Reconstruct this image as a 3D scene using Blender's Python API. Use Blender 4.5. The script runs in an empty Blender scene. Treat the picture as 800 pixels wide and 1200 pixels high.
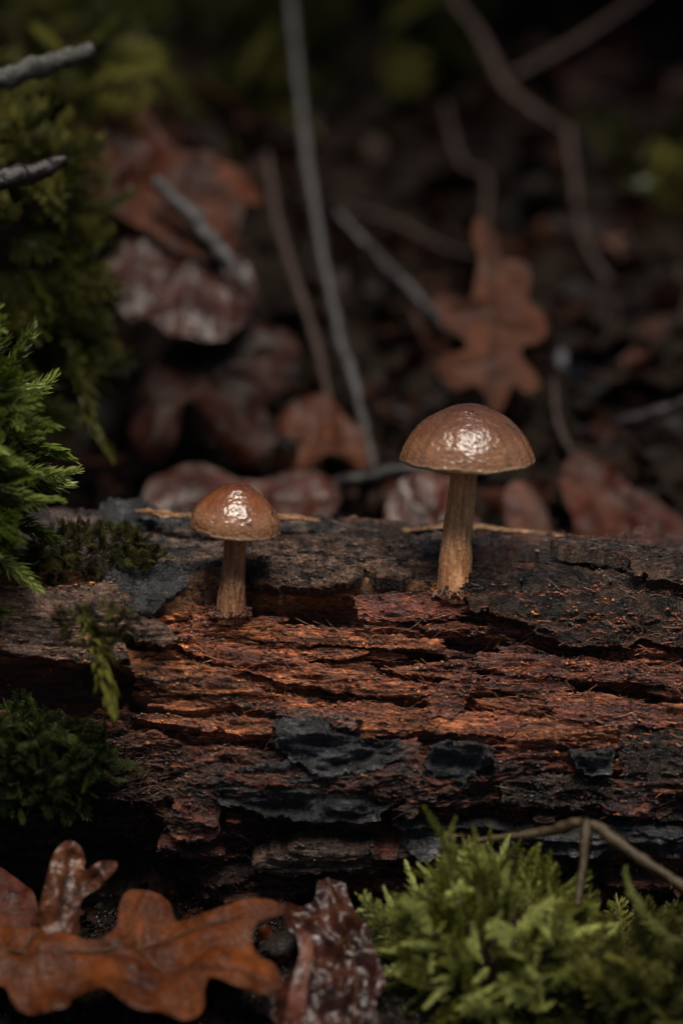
import bpy, math, random
import numpy as np
from mathutils import Vector, Matrix, Quaternion

random.seed(7)
rng = np.random.default_rng(7)
SC = bpy.context.scene
COL = SC.collection
K = 0.01                      # every length below is written in centimetres

# ------------------------------------------------------------------ camera
PITCH = math.radians(9.0)
AIM = np.array([0.0, -1.2, 7.0]); DIST = 52.0
FWD = np.array([0, math.cos(PITCH), -math.sin(PITCH)])
UPV = np.array([0, math.sin(PITCH), math.cos(PITCH)])
CAM = AIM - FWD * DIST
cd = bpy.data.cameras.new('camera'); cam = bpy.data.objects.new('camera', cd); COL.objects.link(cam)
cam.location = CAM * K
cam.rotation_euler = (math.pi / 2 - PITCH, 0, 0)
cd.sensor_fit = 'VERTICAL'; cd.sensor_height = 36; cd.sensor_width = 24; cd.lens = 100
cd.clip_start = 0.01; cd.clip_end = 100
cd.dof.use_dof = True; cd.dof.focus_distance = DIST * K - 0.002; cd.dof.aperture_fstop = 6.0
cd.dof.aperture_blades = 9
SC.camera = cam

# ------------------------------------------------------------------ world, sun, exposure
SUN_EL, SUN_AZ = math.radians(66), math.radians(172)     # soft glow through the canopy, from above and a little in front
w = bpy.data.worlds.new('World'); SC.world = w; w.use_nodes = True
nt = w.node_tree; bg = nt.nodes['Background']
sky = nt.nodes.new('ShaderNodeTexSky'); sky.sky_type = 'NISHITA'; sky.sun_disc = False
sky.sun_elevation = SUN_EL; sky.sun_rotation = SUN_AZ
nt.links.new(sky.outputs[0], bg.inputs[0]); bg.inputs[1].default_value = 0.05
sd = bpy.data.lights.new('sun', 'SUN'); sun = bpy.data.objects.new('sun', sd); COL.objects.link(sun)
sd.energy = 5.0; sd.angle = math.radians(34); sd.color = (1.0, 0.92, 0.80)
tdir = Vector((math.sin(SUN_AZ) * math.cos(SUN_EL), math.cos(SUN_AZ) * math.cos(SUN_EL), math.sin(SUN_EL)))
sun.rotation_euler = tdir.to_track_quat('Z', 'Y').to_euler()
vs = SC.view_settings; vs.view_transform = 'Standard'; vs.look = 'None'; vs.exposure = -0.25; vs.gamma = 1

# ------------------------------------------------------------------ numeric helpers
def ray(px, py):
    px = np.asarray(px, float); py = np.asarray(py, float)
    a = (px - 400) / 800 * 0.24; b = (600 - py) / 800 * 0.24
    return np.stack([a, FWD[1] + b * UPV[1], FWD[2] + b * UPV[2]], -1)
def at(px, py, y):
    """the point seen at photo pixel (px, py) that lies at depth y"""
    d = ray(px, py); t = (np.asarray(y, float) - CAM[1]) / d[..., 1]
    return CAM + d * t[..., None]
def on_plane(px, py, p0, n):
    d = ray(px, py); n = np.asarray(n, float)
    t = np.dot(np.asarray(p0) - CAM, n) / (d @ n)
    return CAM + d * t[..., None]

_perm = np.random.default_rng(3).permutation(256); _perm = np.concatenate([_perm, _perm, _perm])
_g = np.random.default_rng(4).normal(size=(256, 3)); _g /= np.linalg.norm(_g, axis=1)[:, None]
def perlin(x, y, z=0.0):
    x, y, z = np.broadcast_arrays(np.asarray(x, float), np.asarray(y, float), np.asarray(z, float))
    xi = np.floor(x).astype(np.int64); yi = np.floor(y).astype(np.int64); zi = np.floor(z).astype(np.int64)
    xf = x - xi; yf = y - yi; zf = z - zi
    xi &= 255; yi &= 255; zi &= 255
    f = lambda t: t * t * t * (t * (t * 6 - 15) + 10)
    u, v, q = f(xf), f(yf), f(zf)
    def gr(i, j, k):
        h = _perm[_perm[_perm[xi + i] + yi + j] + zi + k]
        g = _g[h]
        return g[..., 0] * (xf - i) + g[..., 1] * (yf - j) + g[..., 2] * (zf - k)
    a = gr(0,0,0) * (1-u) + gr(1,0,0) * u; b = gr(0,1,0) * (1-u) + gr(1,1,0) * u
    c = gr(0,0,1) * (1-u) + gr(1,0,1) * u; d = gr(0,1,1) * (1-u) + gr(1,1,1) * u
    return ((a * (1-v) + b * v) * (1-q) + (c * (1-v) + d * v) * q) * 1.7
def fbm(x, y, z=0.0, o=4, g=0.5):
    s = 0; a = 1
    for i in range(o):
        s = s + a * perlin(x * 2**i, y * 2**i, z * 2**i + 7.3 * i); a *= g
    return s
def ridged(x, y, z=0.0, o=3):
    s = 0; a = 1
    for i in range(o):
        s = s + a * (0.5 - np.abs(perlin(x * 2**i, y * 2**i, z * 2**i + 3.1 * i))); a *= 0.5
    return s
def smooth(a, b, x):
    t = np.clip((x - a) / (b - a), 0, 1); return t * t * (3 - 2 * t)
def catmull(pts, n):
    P = np.asarray(pts, float); P = np.vstack([2 * P[0] - P[1], P, 2 * P[-1] - P[-2]])
    m = len(P) - 3; ts = np.linspace(0, m, n); i = np.minimum(ts.astype(int), m - 1); t = (ts - i)[:, None]
    a, b, c, d = P[i], P[i+1], P[i+2], P[i+3]
    return 0.5 * (2*b + (c-a)*t + (2*a-5*b+4*c-d)*t*t + (3*b-a-3*c+d)*t**3)
def poly_sd(poly, px, py):
    """signed distance to a polygon, negative inside, plus the nearest point"""
    P = np.asarray(poly, float); d2 = np.full(px.shape, 1e18); ins = np.zeros(px.shape, bool)
    nx = px.copy(); ny = py.copy()
    for k in range(len(P)):
        ax, ay = P[k]; bx, by = P[(k+1) % len(P)]
        ex, ey = bx-ax, by-ay
        t = np.clip(((px-ax)*ex + (py-ay)*ey) / (ex*ex+ey*ey+1e-12), 0, 1)
        qx, qy = ax+t*ex, ay+t*ey
        dd = (px-qx)**2 + (py-qy)**2; m = dd < d2
        d2 = np.where(m, dd, d2); nx = np.where(m, qx, nx); ny = np.where(m, qy, ny)
        c = ((ay > py) != (by > py))
        with np.errstate(divide='ignore', invalid='ignore'):
            xx = (bx-ax)*(py-ay)/(by-ay if by != ay else 1e-9)+ax
        ins ^= c & (px < xx)
    s = np.sqrt(d2)
    return np.where(ins, -s, s), nx, ny
def line_d(pts, px, py):
    d2 = np.full(px.shape, 1e18); P = np.asarray(pts, float)
    for k in range(len(P)-1):
        ax, ay = P[k]; ex, ey = P[k+1]-P[k]
        t = np.clip(((px-ax)*ex + (py-ay)*ey) / (ex*ex+ey*ey+1e-12), 0, 1)
        d2 = np.minimum(d2, (px-ax-t*ex)**2 + (py-ay-t*ey)**2)
    return np.sqrt(d2)
def smooth_poly(poly, n=None):
    P = np.asarray(poly, float); n = n or len(P) * 6
    Q = np.vstack([P[-2:], P, P[:3]]); out = catmull(Q, (len(Q)-1) * 6 + 1)
    return out[12:12 + len(P) * 6]

# ------------------------------------------------------------------ object helpers
def build(name, V, F, mat, parent=None, col=None, origin=None, smooth_=True, kind=None):
    V = np.asarray(V, float); o0 = np.asarray(origin if origin is not None else (0, 0, 0), float)
    me = bpy.data.meshes.new(name)
    F = F if isinstance(F, (list, tuple)) else [F]
    F = [np.asarray(f, np.int32) for f in F if len(f)]
    me.vertices.add(len(V)); me.vertices.foreach_set('co', ((V - o0) * K).ravel().astype(np.float32))
    nl = sum(f.size for f in F); nf = sum(len(f) for f in F)
    me.loops.add(nl); me.loops.foreach_set('vertex_index', np.concatenate([f.ravel() for f in F]).astype(np.int32))
    st = []; c = 0
    for f in F:
        st.append(c + np.arange(len(f)) * f.shape[1]); c += f.size
    me.polygons.add(nf); me.polygons.foreach_set('loop_start', np.concatenate(st).astype(np.int32))
    me.update(calc_edges=True); me.validate()
    if smooth_: me.polygons.foreach_set('use_smooth', np.ones(len(me.polygons), bool))
    if col is not None:
        a = me.color_attributes.new('Col', 'FLOAT_COLOR', 'POINT')
        cc = np.ones((len(V), 4), np.float32); cc[:, :3] = col
        a.data.foreach_set('color', cc.ravel())
    me.materials.append(mat)
    o = bpy.data.objects.new(name, me); COL.objects.link(o)
    if origin is not None and parent is None: o.location = o0 * K
    if parent is not None: o.parent = parent
    if kind: o['kind'] = kind
    return o
def empty(name, loc=(0, 0, 0), label=None, cat=None, group=None):
    o = bpy.data.objects.new(name, None); COL.objects.link(o); o.location = Vector(loc) * K; o.empty_display_size = 0.005
    tag(o, label, cat, group); return o
def tag(o, label=None, cat=None, group=None, kind=None):
    if label: o['label'] = label
    if cat: o['category'] = cat
    if group: o['group'] = group
    if kind: o['kind'] = kind
    return o
def gridf(nu, nv, wrap_u=False, wrap_v=False):
    iu = np.arange(nu if wrap_u else nu-1); iv = np.arange(nv if wrap_v else nv-1)
    a, b = np.meshgrid(iu, iv, indexing='ij'); a = a.ravel(); b = b.ravel()
    a2 = (a+1) % nu; b2 = (b+1) % nv
    return np.stack([a*nv+b, a2*nv+b, a2*nv+b2, a*nv+b2], 1)

def tube(pts, radii, sides=10, n=40, rough=0.08, rf=3.0, seed=0, caps=True):
    C = catmull(pts, n); T = np.gradient(C, axis=0); T /= np.linalg.norm(T, axis=1)[:, None]
    r = np.interp(np.linspace(0, 1, n), np.linspace(0, 1, len(radii)), radii)
    ref = np.array([0.13, 0.2, 0.97]) if abs(T[0][2]) < 0.9 else np.array([0.97, 0.2, .1])
    A = np.cross(T, ref); A /= np.linalg.norm(A, axis=1)[:, None]; B = np.cross(T, A)
    th = np.linspace(0, 2*np.pi, sides, endpoint=False)
    off = A[:, None]*np.cos(th)[None, :, None] + B[:, None]*np.sin(th)[None, :, None]
    P0 = C[:, None] + off * r[:, None, None]
    nn = fbm(P0[..., 0]*rf + seed, P0[..., 1]*rf, P0[..., 2]*rf, 3)
    V = (C[:, None] + off * (r[:, None]*(1 + rough*nn*2))[..., None]).reshape(-1, 3)
    F = gridf(n, sides, False, True)
    if caps:
        V = np.vstack([V, C[0] - T[0]*r[0]*0.15, C[-1] + T[-1]*r[-1]*0.4]); k = n*sides
        i = np.arange(sides); j = (i+1) % sides
        F = [F, np.concatenate([np.stack([np.full(sides, k), j, i], 1), np.stack([np.full(sides, k+1), (n-1)*sides+i, (n-1)*sides+j], 1)])]
    else: F = [F]
    return V, F
def merge(parts):
    Vs = []; Q = []; T = []; o = 0; Cs = []
    for p in parts:
        V, F = p[0], p[1]
        for f in (F if isinstance(F, list) else [F]):
            (Q if f.shape[1] == 4 else T).append(f + o)
        Vs.append(V); o += len(V)
    return np.vstack(Vs), [np.vstack(x) for x in (Q, T) if x]

# ------------------------------------------------------------------ materials
class NT:
    def __init__(s, name):
        s.m = bpy.data.materials.new(name); s.m.use_nodes = True; s.t = s.m.node_tree
        s.b = s.t.nodes['Principled BSDF']; s.out = s.t.nodes['Material Output']
    def n(s, ty, **kw):
        x = s.t.nodes.new(ty)
        for k, v in kw.items(): setattr(x, k, v)
        return x
    def l(s, a, b): s.t.links.new(a, b)
    def coord(s, scale, rot=(0, 0, 0)):
        tc = s.n('ShaderNodeTexCoord'); mp = s.n('ShaderNodeMapping')
        mp.inputs['Scale'].default_value = tuple(100*q for q in scale); mp.inputs['Rotation'].default_value = rot
        s.l(tc.outputs['Object'], mp.inputs['Vector']); return mp.outputs[0]
    def noise(s, vec, scale=1, detail=4, rough=0.55, dist=0):
        x = s.n('ShaderNodeTexNoise'); x.inputs['Scale'].default_value = scale; x.inputs['Detail'].default_value = detail
        x.inputs['Roughness'].default_value = rough; x.inputs['Distortion'].default_value = dist
        s.l(vec, x.inputs['Vector']); return x.outputs['Fac']
    def ramp(s, fac, stops):
        r = s.n('ShaderNodeValToRGB'); e = r.color_ramp.elements
        while len(e) < len(stops): e.new(0.5)
        for q, (p, c) in zip(e, stops):
            q.position = p; q.color = (*c, 1) if not np.isscalar(c) else (c, c, c, 1)
        s.l(fac, r.inputs[0]); return r.outputs[0]
    def mix(s, a, b, fac, mode='MIX'):
        x = s.n('ShaderNodeMix', data_type='RGBA', blend_type=mode)
        for i, v in ((0, fac), (6, a), (7, b)):
            if isinstance(v, (int, float)): x.inputs[i].default_value = v
            elif isinstance(v, tuple): x.inputs[i].default_value = (*v, 1)
            else: s.l(v, x.inputs[i])
        return x.outputs[2]
    def math(s, op, a, b=0.0):
        x = s.n('ShaderNodeMath', operation=op)
        for i, v in ((0, a), (1, b)):
            if isinstance(v, (int, float)): x.inputs[i].default_value = v
            else: s.l(v, x.inputs[i])
        return x.outputs[0]
    def bump(s, h, dist, strength=1.0, prev=None):
        x = s.n('ShaderNodeBump'); x.inputs['Distance'].default_value = dist*K; x.inputs['Strength'].default_value = strength
        s.l(h, x.inputs['Height'])
        if prev is not None: s.l(prev, x.inputs['Normal'])
        return x.outputs[0]
    def vcol(s):
        return s.n('ShaderNodeVertexColor', layer_name='Col').outputs[0]

def mat_wood(name, stretch=(0.5, 4, 4), gloss=(0.16, 0.5), bump=0.035, spec=0.6, gain=0.42, curl=0.0, coat=0.3):
    m = NT(name)
    rot = (0, math.radians(-3), 0)
    fine = m.noise(m.coord((stretch[0]*4, stretch[1]*4, stretch[2]*4), rot), 1, 5, 0.65, 0.6)
    hair = m.noise(m.coord((stretch[0]*11, stretch[1]*13, stretch[2]*13), rot), 1, 3, 0.6, 1.2)
    grit = m.noise(m.coord((14, 22, 22)), 1, 4, 0.7, 1.5)
    big = m.noise(m.coord((0.8, 1.6, 1.6)), 1, 4)
    wet = m.noise(m.coord((2.2, 4, 4)), 1, 4, 0.6)
    c = m.mix(m.vcol(), m.ramp(fine, [(0.33, 0.12), (0.5, 0.8), (0.66, 2.1)]), 0.9, 'MULTIPLY')
    c = m.mix(c, m.ramp(hair, [(0.36, 0.25), (0.5, 0.9), (0.64, 2.0)]), 0.8, 'MULTIPLY')
    c = m.mix(c, m.ramp(grit, [(0.35, 0.45), (0.5, 0.95), (0.68, 1.9)]), 0.75, 'MULTIPLY')
    c = m.mix(c, m.ramp(big, [(0.35, (0.6, 0.5, 0.52)), (0.6, (1.25, 1.15, 1.1))]), 0.85, 'MULTIPLY')
    c = m.mix(c, (gain, gain, gain), 1.0, 'MULTIPLY')
    m.l(c, m.b.inputs['Base Color'])
    m.l(m.ramp(wet, [(0.36, gloss[0]), (0.62, gloss[1])]), m.b.inputs['Roughness'])
    m.b.inputs['Specular IOR Level'].default_value = spec
    nb = m.bump(fine, bump, 1.0)
    if curl:
        wv = m.noise(m.coord((7, 9, 9)), 1, 2, 0.5, 3.5); wv = m.math('ABSOLUTE', m.math('SUBTRACT', wv, 0.5))
        nb = m.bump(m.ramp(wv, [(0.0, 1.0), (0.10, 0.0)]), curl, 0.9, nb)
    nb = m.bump(hair, bump*0.6, 1.0, nb)
    nb = m.bump(grit, bump*0.8, 1.0, nb); m.l(nb, m.b.inputs['Normal'])
    m.b.inputs['Coat Weight'].default_value = coat; m.b.inputs['Coat Roughness'].default_value = 0.14; m.l(nb, m.b.inputs['Coat Normal'])
    return m.m
def mat_leaf(name, gloss=0.35, bump=0.03, trans=0.12, coat=0.0, spec=0.2):
    m = NT(name)
    a = m.noise(m.coord((1.2,)*3), 1, 5, 0.6); f = m.noise(m.coord((7,)*3), 1, 4, 0.6); v = m.n('ShaderNodeTexVoronoi', feature='DISTANCE_TO_EDGE')
    v.inputs['Scale'].default_value = 1; m.l(m.coord((9,)*3), v.inputs['Vector'])
    net = m.ramp(v.outputs['Distance'], [(0.0, 0.0), (0.12, 1.0)])
    c = m.mix(m.vcol(), m.ramp(a, [(0.35, 0.5), (0.65, 1.4)]), 0.8, 'MULTIPLY')
    c = m.mix(c, m.ramp(f, [(0.4, 0.7), (0.6, 1.2)]), 0.7, 'MULTIPLY')
    c = m.mix(c, (0.42, 0.34, 0.30), 1.0, 'MULTIPLY'); m.b.inputs['Specular IOR Level'].default_value = spec
    m.l(c, m.b.inputs['Base Color'])
    m.l(m.ramp(a, [(0.35, gloss*0.7), (0.65, min(1, gloss*1.5))]), m.b.inputs['Roughness'])
    m.l(m.bump(net, bump*0.4, 0.5, m.bump(f, bump)), m.b.inputs['Normal'])
    if coat: m.b.inputs['Coat Weight'].default_value = coat; m.b.inputs['Coat Roughness'].default_value = 0.3
    tr = m.n('ShaderNodeBsdfTranslucent'); m.l(c, tr.inputs[0]); mx = m.n('ShaderNodeMixShader'); mx.inputs[0].default_value = trans
    m.l(m.b.outputs[0], mx.inputs[1]); m.l(tr.outputs[0], mx.inputs[2]); m.l(mx.outputs[0], m.out.inputs[0])
    return m.m
def mat_moss(name, dark, light, tip, gloss=0.35):
    m = NT(name)
    oi = m.n('ShaderNodeObjectInfo')
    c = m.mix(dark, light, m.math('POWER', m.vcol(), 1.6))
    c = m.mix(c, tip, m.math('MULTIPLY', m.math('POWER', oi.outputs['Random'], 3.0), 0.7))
    hs = m.n('ShaderNodeHueSaturation'); m.l(c, hs.inputs['Color'])
    m.l(m.math('ADD', m.math('MULTIPLY', oi.outputs['Random'], 0.7), 0.6), hs.inputs['Value']); c = hs.outputs[0]
    m.l(c, m.b.inputs['Base Color']); m.b.inputs['Roughness'].default_value = gloss
    tr = m.n('ShaderNodeBsdfTranslucent'); m.l(c, tr.inputs[0]); mx = m.n('ShaderNodeMixShader'); mx.inputs[0].default_value = 0.45
    m.l(m.b.outputs[0], mx.inputs[1]); m.l(tr.outputs[0], mx.inputs[2]); m.l(mx.outputs[0], m.out.inputs[0])
    return m.m
def mat_twig(name, a, b, gloss=0.5, sc=3.0, bump=0.03):
    m = NT(name)
    f = m.noise(m.coord((sc*2,)*3), 1, 5, 0.65); g = m.noise(m.coord((sc*7,)*3), 1, 4, 0.7)
    c = m.mix(m.ramp(f, [(0.38, a), (0.62, b)]), m.ramp(g, [(0.35, 0.2), (0.65, 0.75)]), 1.0, 'MULTIPLY')
    m.l(c, m.b.inputs['Base Color']); m.b.inputs['Roughness'].default_value = gloss
    m.l(m.bump(g, bump*0.5, 1, m.bump(f, bump)), m.b.inputs['Normal'])
    return m.m
def mat_cap(name, rr_=.2, cr=.13, pb=.012):
    m = NT(name)
    a = m.noise(m.coord((4, 4, 4)), 1, 4, 0.6); f = m.noise(m.coord((11, 11, 11)), 1, 3, 0.55, 0.8); g = m.noise(m.coord((40,)*3), 1, 3)
    c = m.mix(m.vcol(), m.ramp(a, [(0.3, 0.75), (0.7, 1.25)]), 0.8, 'MULTIPLY')
    c = m.mix(c, m.ramp(g, [(0.3, 0.7), (0.7, 1.25)]), 0.7, 'MULTIPLY')
    m.l(c, m.b.inputs['Base Color'])
    m.b.inputs['Subsurface Weight'].default_value = 0.25; m.b.inputs['Subsurface Radius'].default_value = (1, .45, .25)
    m.b.inputs['Subsurface Scale'].default_value = 0.0012
    m.l(m.ramp(f, [(0.35, rr_), (0.65, rr_+.2)]), m.b.inputs['Roughness'])
    m.b.inputs['Coat Weight'].default_value = 0.8; m.b.inputs['Coat Roughness'].default_value = cr
    bb = m.bump(g, 0.002, 0.8, m.bump(f, pb, 0.9)); m.l(bb, m.b.inputs['Normal']); m.l(bb, m.b.inputs['Coat Normal'])
    return m.m
def mat_stem(name, gain=1.0):
    m = NT(name)
    f = m.noise(m.coord((9, 9, 2.2)), 1, 4, 0.6); g = m.noise(m.coord((22, 22, 14)), 1, 4, 0.65)
    c = m.mix(m.vcol(), m.ramp(f, [(0.3, 0.75), (0.7, 1.2)]), 0.85, 'MULTIPLY')
    c = m.mix(c, m.ramp(g, [(0.32, 0.5), (0.5, 1.0), (0.72, 1.7)]), 0.6, 'MULTIPLY')
    m.l(c, m.b.inputs['Base Color']); m.b.inputs['Roughness'].default_value = 0.42; m.b.inputs['Specular IOR Level'].default_value = 0.3
    m.b.inputs['Subsurface Weight'].default_value = 0.3; m.b.inputs['Subsurface Radius'].default_value = (1, .5, .25)
    m.b.inputs['Subsurface Scale'].default_value = 0.001
    m.l(m.bump(g, 0.01, 1, m.bump(f, 0.02, 1)), m.b.inputs['Normal'])
    return m.m
def mat_soil(name):
    m = NT(name)
    f = m.noise(m.coord((3,)*3), 1, 6, 0.7); g = m.noise(m.coord((12,)*3), 1, 4, 0.7)
    c = m.ramp(f, [(0.3, (0.008, 0.007, 0.006)), (0.5, (0.026, 0.018, 0.013)), (0.7, (0.07, 0.038, 0.022))])
    m.l(c, m.b.inputs['Base Color']); m.l(m.ramp(g, [(0.4, 0.35), (0.6, 0.9)]), m.b.inputs['Roughness']); m.b.inputs['Specular IOR Level'].default_value = 0.2
    m.l(m.bump(g, 0.06, 1, m.bump(f, 0.2, 1)), m.b.inputs['Normal'])
    return m.m

M_WOOD = mat_wood('rotten_wood', gloss=(0.10, 0.40), bump=0.11, spec=0.7, gain=1.1, coat=.55); M_CHAR = mat_wood('charcoal', (0.8, 4, 4), (0.08, 0.34), 0.14, 1.0, 1.0, 0, .6); M_BARK = mat_wood('bark', (1.4, 3, 3), (0.08, 0.36), 0.13, 0.6, 0.62, 0.07)
M_FIB = mat_wood('wood_fibre', (2, 4, 4), (0.25, 0.5), 0.01, 0.5, 0.6)
M_LEAF = mat_leaf('dead_leaf', 0.5, .02); M_WET = mat_leaf('wet_leaf', 0.3, 0.03, 0.04, 0.10, 0.45); M_FORE = mat_leaf('russet_leaf', 0.4, 0.03, 0.15, 0.0, 0.16)
M_MOSS = mat_moss('green_moss', (0.02, 0.036, 0.004), (0.20, 0.28, 0.03), (0.50, 0.56, 0.18), .28)
M_DMOSS = mat_moss('dark_moss', (0.012, 0.02, 0.003), (0.055, 0.085, 0.010), (0.16, 0.20, 0.05), .3)
M_OLIVE = mat_moss('olive_moss', (0.02, 0.022, 0.003), (0.13, 0.135, 0.016), (0.32, 0.30, 0.07))
M_YMOSS = mat_moss('yellow_moss', (0.03, 0.032, 0.004), (0.40, 0.42, 0.05), (0.75, 0.80, 0.30), .28)
M_YMOSS2 = mat_moss('film_moss', (0.015, 0.012, 0.004), (0.07, 0.065, 0.012), (0.2, 0.2, 0.04), .25)
M_TWIG_G = mat_twig('grey_twig', (0.04, 0.036, 0.036), (0.12, 0.112, 0.112))
M_TWIG_D = mat_twig('dark_twig', (0.012, 0.009, 0.009), (0.05, 0.035, 0.035), 0.35)
M_TWIG_B = mat_twig('brown_twig', (0.035, 0.015, 0.011), (0.095, 0.042, 0.028), 0.7)
M_TWIG_L = mat_twig('lichen_twig', (0.05, 0.045, 0.035), (0.20, 0.20, 0.17), 0.6, 5)
M_STALK = mat_twig('moss_stalk', (0.06, 0.025, 0.01), (0.13, 0.085, 0.025), 0.4, 4)
M_CAP = mat_cap('mushroom_cap', .22, .15, .014); M_CAP2 = mat_cap('amber_cap', .18, .08, .008); M_STEM = mat_stem('mushroom_stem'); M_SOIL = mat_soil('wet_soil')

# ------------------------------------------------------------------ the ground: soil in front, rising bank behind
GY = [-400, -60, -14, -9, -4, 2.5, 4, 5.5, 9, 16, 28, 60, 120, 400, 1000]
GZ = [-8, -5.5, -4.2, -3.0, -0.45, -0.1, 1.2, 4.4, 6.3, 9.6, 15.6, 30, 52, 120, 200]
def ground_z(x, y):
    z = np.interp(y, GY, GZ); a = smooth(4, 9, y)
    return z + fbm(x*0.12+5, y*0.12, 2.0, 4)*(0.35 + 0.9*a*np.minimum(1+np.abs(y)/80, 4)) + fbm(x*0.9, y*0.9, 4.0, 4)*(0.12+0.25*a)
def make_ground():
    xs = np.concatenate([-np.geomspace(1000, 20, 30)[:-1], np.linspace(-20, 20, 330), np.geomspace(20, 1000, 30)[1:]])
    ys = np.concatenate([-np.geomspace(400, 16, 16)[:-1], np.linspace(-16, 3, 120), np.linspace(3, 45, 330)[1:], np.geomspace(45, 1000, 50)[1:]])
    X, Y = np.meshgrid(xs, ys, indexing='ij'); Z = ground_z(X, Y)
    near = smooth(60, 20, np.abs(X)) * smooth(60, 30, np.abs(Y))
    Z += near * (ridged(X*2.2, Y*2.2, 1.0, 3)*0.16 + fbm(X*6, Y*6, 3.0, 3)*0.05)
    V = np.stack([X, Y, Z], -1).reshape(-1, 3)
    tag(build('ground', V, gridf(len(xs), len(ys)), M_SOIL, None), 'dark wet forest soil under and behind the log, rising to a bank', None, None, 'structure')
make_ground()

# ------------------------------------------------------------------ the log
ROWS = [600, 622, 650, 690, 720, 770, 820, 860, 900, 945, 980, 1020, 1060]
RY   = [1.6, 0.7, -0.1, -1.15, -1.55, -1.85, -2.1, -2.5, -2.75, -2.85, -2.7, -2.35, -1.9]
def rowtop(px): return np.interp(px, [-300, 0, 100, 200, 330, 560, 640, 800, 1100], [616, 610, 612, 619, 623, 630, 640, 650, 662])
def base_point(px, v):
    """surface of the plain log trunk; v is the photo row, stretched near the top so that the crest follows the photo"""
    y = np.interp(v, ROWS, RY)
    top = rowtop(px); py = np.where(v < 700, top + (v - 600) / 100 * (700 - top), v)
    return at(px, py, y)
def base_frame(px, v):
    P = base_point(px, v); dx = base_point(px + 1, v) - base_point(px - 1, v); dv = base_point(px, v + 4) - base_point(px, v - 4)
    N = np.cross(dv, dx); N /= np.linalg.norm(N, axis=-1)[..., None] + 1e-12
    N = np.where((N[..., 1] > 0.5)[..., None], -N, N)
    return P, N
_vv = np.linspace(600, 1060, 400); _pp = base_point(np.full(400, 400.), _vv)
_arc = np.concatenate([[0], np.cumsum(np.linalg.norm(np.diff(_pp, axis=0), axis=1))])
def arc(v): return np.interp(v, _vv, _arc)

C_ORANGE = np.array([0.72, 0.255, 0.09]); C_RED = np.array([0.30, 0.088, 0.045]); C_PURP = np.array([0.11, 0.043, 0.04])
C_TAN = np.array([0.42, 0.27, 0.19]); C_CHAR = np.array([0.016, 0.017, 0.019]); C_BRN = np.array([0.06, 0.034, 0.024]); C_GREY = np.array([0.16, 0.13, 0.12])
C_DARKRED = np.array([0.06, 0.02, 0.015])

# (polygon in photo pixels, level in cm, edge softness in px)
LEVELS = [
    ([(90,590),(330,596),(520,606),(560,622),(548,692),(500,700),(470,694),(425,690),(400,702),(300,702),(288,694),(240,692),(205,712),(150,722),(105,700),(60,690),(-60,680),(-60,590)], 0.28, 5),
    ([(288,702),(400,703),(425,692),(500,700),(512,706),(440,712),(418,738),(340,738),(286,726)], -1.1, 5),
    ([(545,640),(612,648),(655,672),(648,684),(560,688)], -0.28, 6),
    ([(495,745),(612,748),(640,764),(610,774),(505,764)], -0.55, 6),
    ([(440,772),(520,776),(532,800),(470,806),(440,796)], -0.30, 5),
    ([(560,792),(700,806),(830,812),(830,832),(700,822),(590,812)], -0.50, 7),
    ([(-80,772),(140,782),(165,800),(150,822),(60,836),(-80,815)], -0.9, 8),
    ([(150,815),(240,845),(330,868),(325,880),(230,868),(150,842)], -0.5, 6),
    ([(-80,836),(190,850),(260,880),(205,915),(200,960),(-80,960)], -0.25, 10),
    ([(520,600),(640,612),(860,622),(860,668),(760,664),(690,650),(600,636)], 0.12, 5),
    ([(232,958),(330,935),(700,950),(860,965),(860,985),(600,975),(420,985),(300,990)], -0.35, 8),
    ([(-100,950),(190,960),(240,1010),(220,1060),(-100,1060)], -0.9, 12),
    ([(215,905),(250,885),(330,870),(860,850),(860,940),(480,950),(230,950)], 0.10, 10),
    ([(60,700),(215,722),(215,745),(-80,745),(-80,690)], 0.2, 8),
]
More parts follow.
